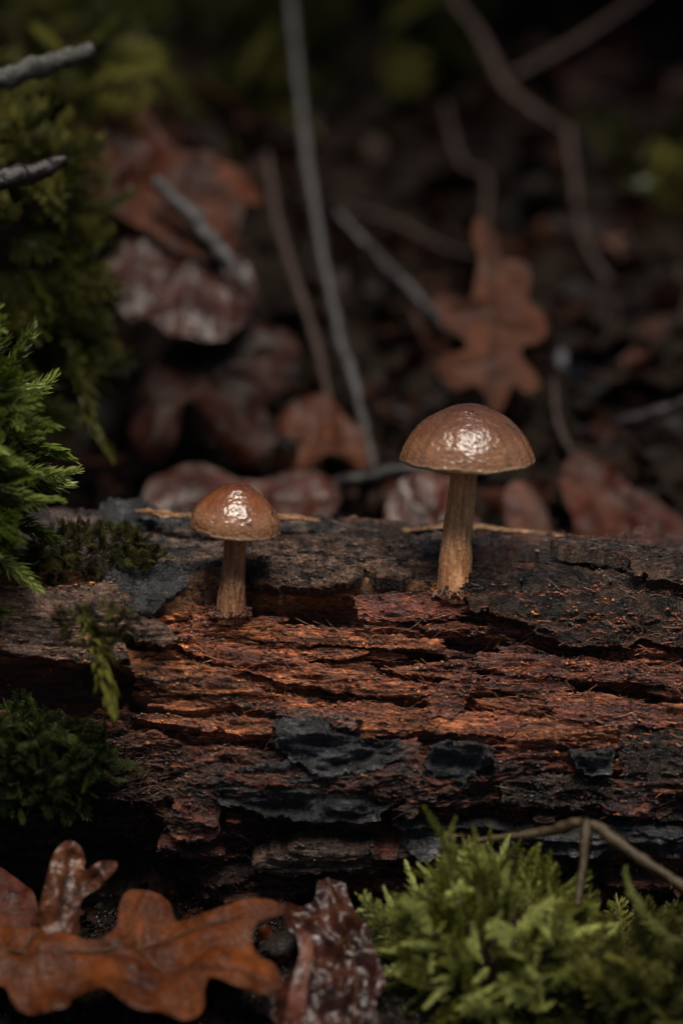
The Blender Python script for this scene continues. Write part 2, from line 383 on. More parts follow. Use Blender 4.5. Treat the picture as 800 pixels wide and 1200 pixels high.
def wood_relief(X, S, px, v):
    """height above the plain trunk (cm) and colour"""
    Sw = S + 0.05*X + 0.22*fbm(X*0.22, S*0.5, 9.0, 2)
    h = np.zeros_like(px)
    wx = px + 9*fbm(X*1.3, Sw*2.2, 21.0, 3); wy = v + 7*fbm(X*1.3, Sw*2.2, 33.0, 3)
    for poly, lv, sf in LEVELS:
        P = np.array(poly); m = (wx > P[:, 0].min()-20) & (wx < P[:, 0].max()+20) & (wy > P[:, 1].min()-20) & (wy < P[:, 1].max()+20)
        if not m.any(): continue
        s, _, _ = poly_sd(poly, wx[m], wy[m]); h[m] += lv * smooth(sf, -sf, s)
    bark, _, _ = poly_sd(LEVELS[0][0], wx, wy); bark = smooth(4, -4, bark)
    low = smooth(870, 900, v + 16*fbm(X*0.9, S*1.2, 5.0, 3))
    und = smooth(960, 1010, v)
    # terraced sheets of fibre
    n1 = fbm(X*0.33, Sw*1.5, 1.0, 3); q = n1*5; fr = q - np.floor(q)
    terr = (np.floor(q) + smooth(0.35, 0.75, fr)) / 5
    n2 = fbm(X*0.8, Sw*4.2, 14.0, 3); q = n2*4; fr = q - np.floor(q); terr2 = (np.floor(q) + smooth(0.3, 0.8, fr)) / 4
    fib = 1 - 0.75*bark
    h += fib*(terr*0.40 + terr2*0.16)
    h += fib*(ridged(X*0.9, Sw*8, 6.0, 3)-0.4)*0.12
    f3 = ridged(X*2.6, Sw*18, 8.0, 3) - 0.4; f4 = perlin(X*7, Sw*42, 2.0)
    h += fib*(f3*0.075 + f4*0.022)
    crumb = fbm(X*5, S*6, 11.0, 4); h += (0.03 + 0.05*und + 0.02*low)*crumb
    bk = ridged(X*2.2, S*4.5, 17.0, 4) - 0.5
    h += (bark + 0.6*low*(1-und))*(bk*0.13 + fbm(X*9, S*14, 5.0, 3)*0.02)
    wr = ridged(X*7 + 2*perlin(X*3, S*3, 1.), S*9, 41.0, 2); h += bark*wr*0.04 + bark*0.05*ridged(X*1.2, S*9, 61.0, 3)
    # colour
    t = np.clip(0.5 + 0.9*n2 + 0.5*f3, 0, 1)[..., None]
    warm = np.clip(smooth(520, 330, px)*smooth(700, 730, v)*smooth(900, 800, v) + 0.5*smooth(770, 850, v)*smooth(900, 860, v) + 0.25*fbm(X*0.5, S*1.5, 3.0, 3), 0, 1)[..., None]
    c = (C_PURP*(1-t) + C_RED*t)*(1-warm) + (C_RED*(1-t) + C_ORANGE*t)*warm
    g = np.clip(0.5 + 1.1*fbm(X*1.1, S*2.2, 51.0, 4), 0, 1)
    paleL = smooth(470, 300, px)*smooth(150, 260, px)
    bc = C_CHAR*(1-g[..., None]) + C_GREY*g[..., None]
    pale = (np.clip(g*1.4-0.35, 0, 1)*(0.35 + 0.65*paleL))[..., None]
    bc = bc*(1-pale) + C_TAN*0.8*pale
    rt = (smooth(560, 640, px)*smooth(690, 640, v))[..., None]; bc = bc*(1-rt*0.4) + C_RED*.6*rt*0.4
    s0, _, _ = poly_sd(LEVELS[0][0], wx, wy); edge = (smooth(9, 3, np.abs(s0+1))*smooth(660, 690, v)*smooth(540, 510, px))[..., None]
    c = c*(1-bark[..., None]) + bc*bark[..., None]
    c = c*(1-edge) + np.array([0.42, 0.2, 0.07])*edge
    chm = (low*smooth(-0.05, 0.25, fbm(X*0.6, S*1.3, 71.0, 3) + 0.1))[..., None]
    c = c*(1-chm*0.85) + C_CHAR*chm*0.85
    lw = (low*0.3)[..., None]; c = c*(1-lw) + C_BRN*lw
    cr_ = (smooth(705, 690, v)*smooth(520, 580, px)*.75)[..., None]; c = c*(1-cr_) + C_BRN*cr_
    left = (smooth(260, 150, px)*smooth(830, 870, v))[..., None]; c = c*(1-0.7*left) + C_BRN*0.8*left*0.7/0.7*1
    cav = smooth(-0.15, -0.5, h)[..., None]; c = c*(1-cav*0.75) + C_DARKRED*cav*0.75  # shade of the hollows put into the colour, darker with depth
    top = (smooth(640, 600, v)*smooth(520, 600, px))[..., None]
    return h, c, bark

def make_log():
    root = empty('fallen_log', (0, 0, 0), 'long rotten log with red crumbling wood and charred bark, carrying both mushrooms', 'log')
    pxs = np.concatenate([np.linspace(-1100, -70, 60)[:-1], np.linspace(-70, 870, 900), np.linspace(870, 1900, 60)[1:]])
    vs_ = np.concatenate([np.linspace(600, 700, 190)[:-1], np.linspace(700, 1060, 420)])
    PX, V_ = np.meshgrid(pxs, vs_, indexing='ij')
    P, N = base_frame(PX, V_)
    X = P[..., 0]; S = arc(V_)
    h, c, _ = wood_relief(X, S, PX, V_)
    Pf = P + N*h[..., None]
    # the side turned away from the camera and the underside close the trunk
    first, last = P[:, 0], P[:, -1]
    offs = np.array([(0.5, -0.05), (1.0, -0.3), (1.9, -1.2), (2.4, -2.8), (2.1, -5.0), (0.8, -6.9), (-1.0, -7.7)])
    th = catmull(np.vstack([[0, 0], offs, [last[0][1]-first[0][1], last[0][2]-first[0][2]-0.3]]), 60)[1:-1]
    back = first[:, None, :] + np.concatenate([np.zeros((58, 1)), th], 1)[None]
    nb = fbm(back[..., 0]*0.5, back[..., 2]*1.5, back[..., 1], 4)*0.2
    back[..., 1] += nb; back[..., 2] += nb*0.5 + (Pf[:, 0, 2]-first[:, 2])[:, None]*np.exp(-np.arange(58)/8)[None]
    A = np.concatenate([Pf, back[:, ::-1]], 1)
    cb = np.broadcast_to(C_BRN, back.shape)
    CC = np.concatenate([c, cb], 1); nu, nv = A.shape[:2]
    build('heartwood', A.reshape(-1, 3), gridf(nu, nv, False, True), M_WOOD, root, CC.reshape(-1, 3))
    for s, k in ((0, 0), (1, nu-1)):          # sawn-off ends, far outside the picture
        ring = A[k]; cen = ring.mean(0); n = len(ring); i = np.arange(n)
        build('log_end', np.vstack([ring, cen]), np.stack([np.full(n, n), i, (i+1) % n], 1), M_WOOD, root, np.broadcast_to(C_TAN, (n+1, 3)))
    return root, A, nu, nv, pxs, vs_
LOG, LA, LNU, LNV, LPX, LVS = make_log()
def log_surface(px, v):
    i = int(np.argmin(np.abs(LPX-px))); j = int(np.argmin(np.abs(LVS-v)))
    return LA[i, j]

def rim_split(V, c, q, be, m):
    side = np.stack([be[:, 1], be[:, 0], be[:, 0]+m, be[:, 1]+m], 1)
    u, inv = np.unique(side, return_inverse=True); inv = inv.reshape(side.shape) + len(V)
    return np.vstack([V, V[u]]), np.vstack([c, c[u]]), np.vstack([q, q[:, ::-1]+m, inv])
PLATE_PTS = []
def plate(name, poly, lift, thick, colf, mat=None, step=1.5, rough=1.0, tilt=0.0, seed=0, jag=4.0, label=None, iso=False, dish=0.0):
    """one slab of bark or wood standing proud of the trunk, with its own broken edge and underside"""
    P0 = np.array(poly, float)
    # broken outline
    n = len(P0); out = []
    for k in range(n):
        a, b = P0[k], P0[(k+1) % n]; L = np.linalg.norm(b-a); m = max(2, int(L/2.2))
        for q in range(m): out.append(a + (b-a)*q/m)
    O = np.array(out); O[:, 0] += jag*1.2*perlin(O[:, 0]*0.05, O[:, 1]*0.11, seed+.5) + (jag*.9 if iso else jag*2.0)*perlin(O[:, 0]*0.02, O[:, 1]*0.45, seed+.2)
    O[:, 1] += jag*.9*perlin(O[:, 0]*0.05+9, O[:, 1]*0.13, seed+.1) + jag*.55*np.abs(perlin(O[:, 0]*0.17+9, O[:, 1]*0.2, seed+.9)) + jag*.45*perlin(O[:, 0]*0.6+9, O[:, 1]*0.3, seed+.4)
    xs = np.arange(O[:, 0].min()-step, O[:, 0].max()+2*step, step); ys = np.arange(O[:, 1].min()-step, O[:, 1].max()+2*step, step)
    PX, PV = np.meshgrid(xs, ys, indexing='ij')
    s, nx, ny = poly_sd(O, PX, PV)
    cx = 0.25*(s[1:, 1:]+s[:-1, 1:]+s[1:, :-1]+s[:-1, :-1]); cell = cx < 0
    used = np.zeros(s.shape, bool); allin = np.ones(s.shape, bool)
    used[1:, 1:] |= cell; used[:-1, 1:] |= cell; used[1:, :-1] |= cell; used[:-1, :-1] |= cell
    full = np.pad(cell, 1)
    inner = full[1:, 1:] & full[:-1, 1:] & full[1:, :-1] & full[:-1, :-1]
    bnd = used & ~inner
    PX = np.where(bnd, nx, PX); PV = np.where(bnd, ny, PV); s = np.where(bnd, 0, s)
    idx = -np.ones(s.shape, int); idx[used] = np.arange(used.sum())
    px = PX[used]; v = PV[used]; dd = -s[used]
    P, N = base_frame(px, v); X = P[:, 0]; S = arc(np.clip(v, 600, 1060))
    if iso: rel = 0.14*ridged(X*0.8, S*2.4, seed, 2) + 0.07*ridged(X*2.2, S*7, seed+4, 3) + 0.03*ridged(X*9+perlin(X*4, S*4, 1.), S*13, seed, 2)
    else: rel = 0.12*ridged(X*0.5, S*3.5, seed, 2) + 0.06*ridged(X*0.9, S*10, seed+4, 2) + 0.05*ridged(X*1.8, S*26, seed, 2) + 0.015*fbm(X*5, S*30, seed, 2)
    if colf is cf_char:
        tq = fbm(X*0.7, S*3.2, seed+2.5, 3)*5; fq = tq-np.floor(tq); rel = rel + 0.055*(np.floor(tq)+smooth(.25, .6, fq)) + .05*ridged(X*3.5, S*5, seed+9, 2) - .03
    rel = (rel-0.12)*rough*(1.35 if colf is cf_char else 1.5 if iso else 1.15)
    rnd = 1 - np.exp(-dd/3.0)
    h = lift + rel*np.minimum(1, dd/4) - 0.06*(1-rnd) + tilt*(v-v.mean())/30 - dish*np.exp(-dd/10)
    if colf is not cf_char: PLATE_PTS.append(np.column_stack([P + N*h[:, None], px, v])[::7])
    Ft = P + N*h[:, None]; Bt = P + N*(np.minimum(h-0.05, lift-thick))[:, None]
    c = colf(X, S, px, v, dd)
    ii, jj = np.nonzero(cell)
    q = np.stack([idx[ii, jj], idx[ii+1, jj], idx[ii+1, jj+1], idx[ii, jj+1]], 1)
    m = len(px)
    e = np.concatenate([q[:, [0, 1]], q[:, [1, 2]], q[:, [2, 3]], q[:, [3, 0]]]); key = {}
    es = np.sort(e, 1); k_ = es[:, 0].astype(np.int64)*m + es[:, 1]
    u_, ci, ct = np.unique(k_, return_index=True, return_counts=True); be = e[ci[ct == 1]]
    V, c, F = rim_split(np.vstack([Ft, Bt]), np.vstack([c, c*0.8]), q, be, m)
    o = build(name, V, F, mat or M_BARK, LOG, c)
    if label: o['label'] = label
    return o
def cf_char(X, S, px, v, dd):
    g = np.clip(0.35 + 0.9*fbm(X*2, S*4, 3.0, 3), 0, 1)[:, None]; return C_CHAR*(1-g) + np.array([0.11, 0.118, 0.132])*g  # bluish sheen put into the colour, in random patches
def cf_bark(tan=0.3, edge=0.8):
    def f(X, S, px, v, dd):
        g = np.clip(0.4 + 1.0*fbm(X*1.5, S*3.2, 13.0, 4), 0, 1)[:, None]; c = C_CHAR*(1-g) + C_BRN*1.5*g
        t = np.clip(tan*(0.5+1.5*fbm(X*2.5, S*5, 23.0, 3)), 0, 1)[:, None]; c = c*(1-t) + C_TAN*1.0*t
        e = (np.exp(-dd/2.2)*edge)[:, None]; return c*(1-e) + np.array([0.30, 0.15, 0.07])*e
    return f
def cf_pale(X, S, px, v, dd):
    g = np.clip(0.5 + 1.0*fbm(X*1.0, S*6, 13.0, 4), 0, 1)[:, None]; return np.array([0.07, 0.04, 0.028])*(1-g) + np.array([0.36, 0.22, 0.14])*g
def cf_red(a=C_RED, b=C_ORANGE):
    def f(X, S, px, v, dd):
        g = np.clip(0.45 + 1.0*fbm(X*0.9, S*7, 43.0, 4), 0, 1)[:, None]; return a*(1-g) + b*g
    return f
PL = [
 # name, outline, lift, thick, colour, material, kw
 ('bark_plate', [(512,692),(560,688),(650,684),(720,694),(800,706),(900,712),(900,770),(800,768),(745,752),(735,762),(665,762),(624,748),(620,736),(560,722),(520,708)], 0.55, 0.45, cf_bark(0.25), M_BARK, dict(seed=3, label='broad dark bark slab with a ragged lower edge', iso=True)),
 ('bark_plate', [(640,655),(660,648),(740,664),(820,690),(900,704),(900,742),(800,716),(742,702),(722,688),(655,678)], 0.85, 0.35, cf_bark(0.45), M_BARK, dict(seed=9, tilt=.05)),
 ('bark_plate', [(560,622),(620,620),(700,628),(900,640),(900,690),(800,684),(740,660),(650,648),(600,640)], 0.42, 0.3, cf_red(C_BRN*.8, np.array([0.17,0.085,0.055])), M_WOOD, dict(seed=13, label='reddish wood layer along the crest')),
 ('bark_plate', [(300,640),(360,632),(440,640),(470,655),(520,668),(512,688),(470,696),(425,690),(405,703),(350,704),(292,700),(286,680)], 0.50, 0.35, cf_bark(1.3, 0.9), M_BARK, dict(seed=17, iso=True, label='weathered bark slab, paled for light on its top, with an orange broken lip', jag=5)),  # tan raised in the colour for light falling on the upward face
 ('bark_plate', [(118,602),(170,598),(222,604),(224,622),(170,626),(122,622)], 0.5, 0.3, cf_char, M_CHAR, dict(seed=21, jag=3)),
 ('bark_plate', [(118,694),(150,688),(210,682),(222,700),(190,722),(150,726),(122,716)], 0.50, 0.4, cf_char, M_CHAR, dict(seed=27, jag=4, iso=True)),
 ('bark_plate', [(380,606),(470,606),(480,640),(440,650),(380,640)], 0.38, 0.2, cf_bark(0.2,.3), M_BARK, dict(seed=24, iso=True)),
 ('wood_shard', [(-120,708),(60,712),(112,708),(120,738),(150,752),(152,776),(110,782),(0,768),(-120,764)], 0.75, 0.5, cf_pale, M_WOOD, dict(seed=31, label='pale weathered wood strip over a dark hollow', jag=3)),
 ('wood_shard', [(112,716),(135,712),(160,728),(205,744),(212,760),(195,768),(148,752),(116,742)], 0.92, 0.5, cf_pale, M_WOOD, dict(seed=33, jag=3)),
 ('wood_shard', [(148,768),(200,770),(262,786),(330,822),(336,842),(300,836),(238,826),(160,796)], 0.45, 0.45, cf_red(C_BRN*1.5, C_ORANGE), M_WOOD, dict(seed=37, jag=3, tilt=-.15)),
 ('wood_shard', [(416,708),(520,702),(560,716),(520,728),(470,732),(420,728)], 0.35, 0.5, cf_red(C_PURP, C_RED*1.3), M_WOOD, dict(seed=41, jag=4)),
 ('wood_shard', [(230,722),(300,728),(420,744),(520,752),(520,764),(400,760),(280,750),(225,740)], 0.30, 0.4, cf_red(C_RED, C_ORANGE), M_WOOD, dict(seed=43, jag=4)),
 ('wood_shard', [(210,742),(300,764),(420,790),(515,806),(515,826),(430,818),(330,800),(215,764)], 0.34, 0.4, cf_red(C_RED, C_ORANGE), M_WOOD, dict(seed=47, jag=4)),
 ('wood_shard', [(330,822),(440,834),(560,838),(700,850),(690,866),(560,862),(440,858),(340,846)], 0.22, 0.4, cf_red(C_RED, C_ORANGE*1.1), M_WOOD, dict(seed=49, jag=4)),
 ('wood_shard', [(560,764),(680,772),(840,786),(900,796),(900,812),(760,804),(600,792),(550,780)], 0.30, 0.4, cf_red(C_PURP, C_RED*1.2), M_WOOD, dict(seed=51, jag=4)),
 ('wood_shard', [(640,828),(760,832),(900,838),(900,858),(740,856),(650,850)], 0.32, 0.4, cf_red(C_PURP, C_RED*1.2), M_WOOD, dict(seed=53, jag=4)),
 ('wood_shard', [(505,812),(545,780),(560,800),(545,828),(530,850),(500,846)], 0.34, 0.4, cf_red(C_PURP*1.3, C_RED), M_WOOD, dict(seed=55, jag=6)),
 ('charred_plate', [(322,856),(345,846),(385,852),(418,860),(424,872),(470,872),(472,892),(430,902),(380,908),(345,894),(322,876)], 0.50, 0.5, cf_char, M_CHAR, dict(seed=61, iso=False, jag=4, label='black charred plate with a pinkish crumbling top edge')),
 ('charred_plate', [(246,908),(300,896),(345,892),(400,908),(470,902),(472,938),(430,952),(340,948),(258,938)], 0.46, 0.5, cf_char, M_CHAR, dict(seed=67, jag=5)),
 ('charred_plate', [(504,876),(540,872),(578,878),(582,896),(552,904),(545,916),(500,936),(494,905)], 0.50, 0.5, cf_char, M_CHAR, dict(seed=71, jag=4)),
 ('charred_plate', [(662,882),(690,886),(716,876),(716,904),(688,906),(672,900)], 0.50, 0.4, cf_char, M_CHAR, dict(seed=73, jag=2, label='small square charred chip')),
 ('charred_plate', [(722,858),(760,852),(900,848),(900,962),(800,958),(724,945),(728,905)], 0.26, 0.4, cf_bark(0.05, 0.2), M_BARK, dict(seed=79, jag=4, iso=True)),
 ('charred_plate', [(585,912),(640,905),(720,912),(715,940),(640,944),(590,938)], 0.24, 0.4, cf_bark(0.2, 0.2), M_BARK, dict(seed=83, jag=4, iso=True)),
 ('charred_plate', [(470,960),(600,968),(740,960),(900,972),(900,1000),(740,996),(560,998),(470,985)], 0.25, 0.4, cf_char, M_CHAR, dict(seed=87, jag=4)),
 ('wood_shard', [(470,872),(488,868),(494,900),(490,946),(472,948),(466,915)], 0.44, 0.5, cf_red(C_BRN, C_RED), M_WOOD, dict(seed=91, jag=4)),
 ('wood_shard', [(322,848),(350,838),(425,848),(420,860),(385,856),(345,852)], 0.50, 0.5, cf_red(C_BRN, np.array([.34,.2,.15])), M_WOOD, dict(seed=93, jag=4)),
 ('wood_shard', [(300,990),(360,972),(440,980),(430,1000),(340,1010),(300,1005)], 0.45, 0.5, cf_red(C_BRN, C_TAN*.8), M_WOOD, dict(seed=95, jag=5)),
 ('wood_shard', [(205,925),(250,900),(262,940),(255,975),(205,980)], 0.30, 0.5, cf_red(C_BRN, C_RED), M_WOOD, dict(seed=97, jag=7, iso=True)),
]
_r = random.Random(5)
for _k in range(95):
    if _k < 70: _x, _v = _r.uniform(195, 850), _r.uniform(728, 862)
    elif _k < 82: _x, _v = _r.uniform(190, 330), _r.uniform(850, 1000)
    else: _x, _v = _r.uniform(330, 850), _r.uniform(940, 1010)
    _L = _r.uniform(30, 130) if _k < 70 else _r.uniform(18, 45); _h = _L*_r.uniform(.04, .09) + 1.5; _sl = _r.gauss(.07, .07)
    _p = [(-.5, .1), (-.3, -.5), (-.05, -.9), (.2, -.6), (.5, .05), (.3, .6), (.05, .9), (-.25, .7)]
    _p = [(_x + a*_L*_r.uniform(.8, 1.15), _v + b*_h*_r.uniform(.6, 1.2) + _sl*a*_L) for a, b in _p]
    _warm = _x < 520 or _v > 815
    PL.append(('wood_shard', _p, _r.uniform(.05, .28), .35, cf_red(C_RED*.9, C_ORANGE*_r.uniform(.5, 1)) if _warm and _k < 70 else cf_red(C_PURP, C_RED*_r.uniform(.8, 1.4)), M_WOOD, dict(seed=200+_k, jag=2.5, tilt=_r.uniform(-.3, .25))))
PL += [('bark_plate', [(508,686),(520,683),(534,686),(552,684),(566,688),(560,696),(536,699),(514,697)], 0.62, .4, cf_bark(.5, .9), M_BARK, dict(seed=301, jag=3, iso=True))]
for nm, poly, lift, th_, cf, mt, kw in PL: plate(nm, poly, lift, th_, cf, mt, **kw)
# pale lifted strip of bare wood along the crest behind the small mushroom
def crest_strip(pts, wdt, name, label=None):
    P = np.array([at(a, b, y) for a, b, y in pts]); n = 60
    C = catmull(P, n); r = wdt*np.sin(np.linspace(0.25, np.pi-0.1, n))**0.5
    V = []; m = 12
    for i in range(n):
        for j in range(m):
            th = 2*np.pi*j/m; e = 1+0.5*perlin(C[i, 0]*3, j*0.8, 3.3)
            V.append(C[i] + np.array([0, math.cos(th)*r[i]*1.6*e, math.sin(th)*r[i]*0.45*e + 0.04*perlin(C[i, 0]*6, j*1.5, 1.3)]))
    V = np.array(V); g = np.clip(0.5+fbm(V[:, 0]*1.5, V[:, 1]*8, V[:, 2]*8, 3), 0, 1)[:, None]
    o = build(name, V, gridf(n, m, False, True), M_WOOD, LOG, np.array([.35, .17, .08])*(1-g) + np.array([.6, .38, .2])*g)
    if label: o['label'] = label
crest_strip([(160,599,0.5),(200,603,0.2),(250,608,0.1),(330,606,0.2),(375,610,0.4)], 0.13, 'wood_shard', 'thin pale golden strip lifted along the crest')
crest_strip([(468,622,0.9),(540,617,1.0),(640,626,1.0),(720,636,1.2)], 0.09, 'wood_shard')

def log_fibres():
    """hair-thin torn fibres, far too many to count"""
    V = []; Q = []; Cc = []; base = 0
    PP = np.vstack(PLATE_PTS); PP = PP[(PP[:, 3] > -20) & (PP[:, 3] < 820)]
    zones = [((-1, 0), (0, 0), 4200, .8), ((150, 420), (880, 1055), 2400, .9), ((205, 800), (712, 870), 2600, 1.0), ((540, 860), (640, 700), 500, .8), ((0, 330), (800, 1000), 1700, .8), ((200, 800), (850, 1010), 1200, .7), ((100, 540), (620, 712), 700, .5)]
    for (x0, x1), (v0, v1), n, sc in zones:
        for _ in range(n):
            if x0 == -1: rw = PP[int(rng.integers(len(PP)))]; p = rw[:3]; px, v = rw[3:]
            else:
                px = rng.uniform(x0, x1); v = rng.uniform(v0, v1)
                i = int(np.searchsorted(LPX, px)); j = int(np.argmin(np.abs(LVS-v))); p = LA[min(i, LNU-1), j]
            L = rng.gamma(2.0, 0.11)*sc + 0.05; r = rng.uniform(0.004, 0.011)
            a = rng.normal(-0.08, 0.35) if rng.random() < .8 else rng.uniform(-3, 3)
            if v0 == 880: a = rng.uniform(-3, 3)
            d = np.array([math.cos(a), -0.15*abs(rng.normal()), math.sin(a)]); d /= np.linalg.norm(d)
            out = np.array([0, -0.9, 0.45]); bend = rng.normal(0, .35)*L; lift = abs(rng.normal(0.02, 0.05))*L*3
            t = np.linspace(0, 1, 5)
            C = p + out*0.012 + d*(t[:, None]-.5)*L + out*(lift*t**2)[:, None] + np.array([0, 0, 1])*(bend*(t-.5)**2)[:, None] + rng.normal(0, .012, (5, 3))
            rr = r*np.array([.7, 1, .9, .6, .1])
            for k in range(5):
                for q in range(3):
                    th = q*2.094; V.append(C[k] + rr[k]*np.array([0.3*math.cos(th), math.cos(th), math.sin(th)]))
            col = (C_ORANGE*rng.uniform(.5, 1.25) if rng.random() < .5 else C_RED*rng.uniform(.5, 1.6))
            if x0 == -1 and (v < 712 or v > 880 or px < 200): col = C_BRN*rng.uniform(.2, 1.2)
            if v0 == 880: col = C_RED*rng.uniform(.4, 1.5) if rng.random() < .6 else C_TAN*rng.uniform(.3, .9)
            if v0 > 790 and x1 < 340: col = C_BRN*rng.uniform(.6, 3.5)
            if v0 == 640: col = C_BRN*rng.uniform(.2, 1.3)
            if v1 == 712: col = C_BRN*rng.uniform(.3, 2.5)
            if rng.random() < .08: col = C_TAN
            Cc += [col]*15
            for k in range(4):
                for q in range(3):
                    b = base + k*3; q2 = (q+1) % 3; Q.append((b+q, b+q2, b+3+q2, b+3+q))
            base += 15
    build('wood_fibres', np.array(V), np.array(Q), M_FIB, LOG, np.array(Cc), kind='stuff')
log_fibres()
def log_crumbs():
    '''grit and crumbled wood clinging to the wet log'''
    ico = np.array([(1,0,0),(-1,0,0),(0,1,0),(0,-1,0),(0,0,1),(0,0,-1)], float); tf = np.array([(0,2,4),(2,1,4),(1,3,4),(3,0,4),(2,0,5),(1,2,5),(3,1,5),(0,3,5)])
    PP = np.vstack(PLATE_PTS); PP = PP[(PP[:, 3] > -20) & (PP[:, 3] < 820)]; n = 13000
    a = PP[rng.integers(0, len(PP), n//2)]
    i = rng.integers(np.searchsorted(LPX, -20), np.searchsorted(LPX, 820), n//2); j = rng.integers(0, len(LVS), n//2)
    b = np.column_stack([LA[i, j], LPX[i], LVS[j]]); P = np.vstack([a, b]); n = len(P)
    clus = fbm(P[:, 0]*1.5, P[:, 4]*.03, 3.0, 3); P = P[clus > -.12]; n = len(P)
    r = np.minimum(rng.gamma(2.0, .0075, n)+.006, .045)
    sh = rng.uniform(.5, 1.4, (n, 6, 1)); V = P[:, None, :3] + ico[None]*r[:, None, None]*sh*np.array([1.7, 1, .9]) + np.array([0, -.006, .004])
    q = rng.random((n, 1)); base = np.where(q < .35, C_ORANGE, np.where(q < .6, C_RED, np.where(q < .72, C_TAN, C_CHAR)))
    up = ((P[:, 4] < 705) | (P[:, 4] > 885))[:, None]; base = np.where(up & (q < .55), C_BRN*1.5, base)
    C = np.repeat(base*rng.uniform(.4, 1.2, (n, 1)), 6, 0)
    build('wood_crumbs', V.reshape(-1, 3), (np.arange(n)[:, None, None]*6+tf[None]).reshape(-1, 3), M_FIB, LOG, C, smooth_=False, kind='stuff')
log_crumbs()
def log_splinters():
    for k in range(70):
        px = rng.uniform(215, 850); v = rng.uniform(725, 865) if k % 3 else rng.uniform(640, 700)
        if k % 7 == 0: px = rng.uniform(20, 330); v = rng.uniform(820, 900)
        p = log_surface(px, v); L = rng.uniform(.35, 1.3); a = rng.normal(-0.06, .12)
        d = np.array([math.cos(a), 0, math.sin(a)]); o = np.array([0, -.9, .4])
        pts = [p - d*L/2 - o*.03, p - d*L*.15 + o*.04, p + d*L*.2 + o*.05, p + d*L/2 + o*rng.uniform(.02, .14)]
        V, F = tube(pts, [.03, .055, .045, .008], 7, 16, .35, 5, k)
        V = p + (V-p)*np.array([1, .8, .8])
        c = [C_ORANGE, C_RED, C_PURP, C_RED][k % 4]*rng.uniform(.7, 1.2)
        build('splinter', V, F, M_WOOD, LOG, np.broadcast_to(c, (len(V), 3)))
log_splinters()

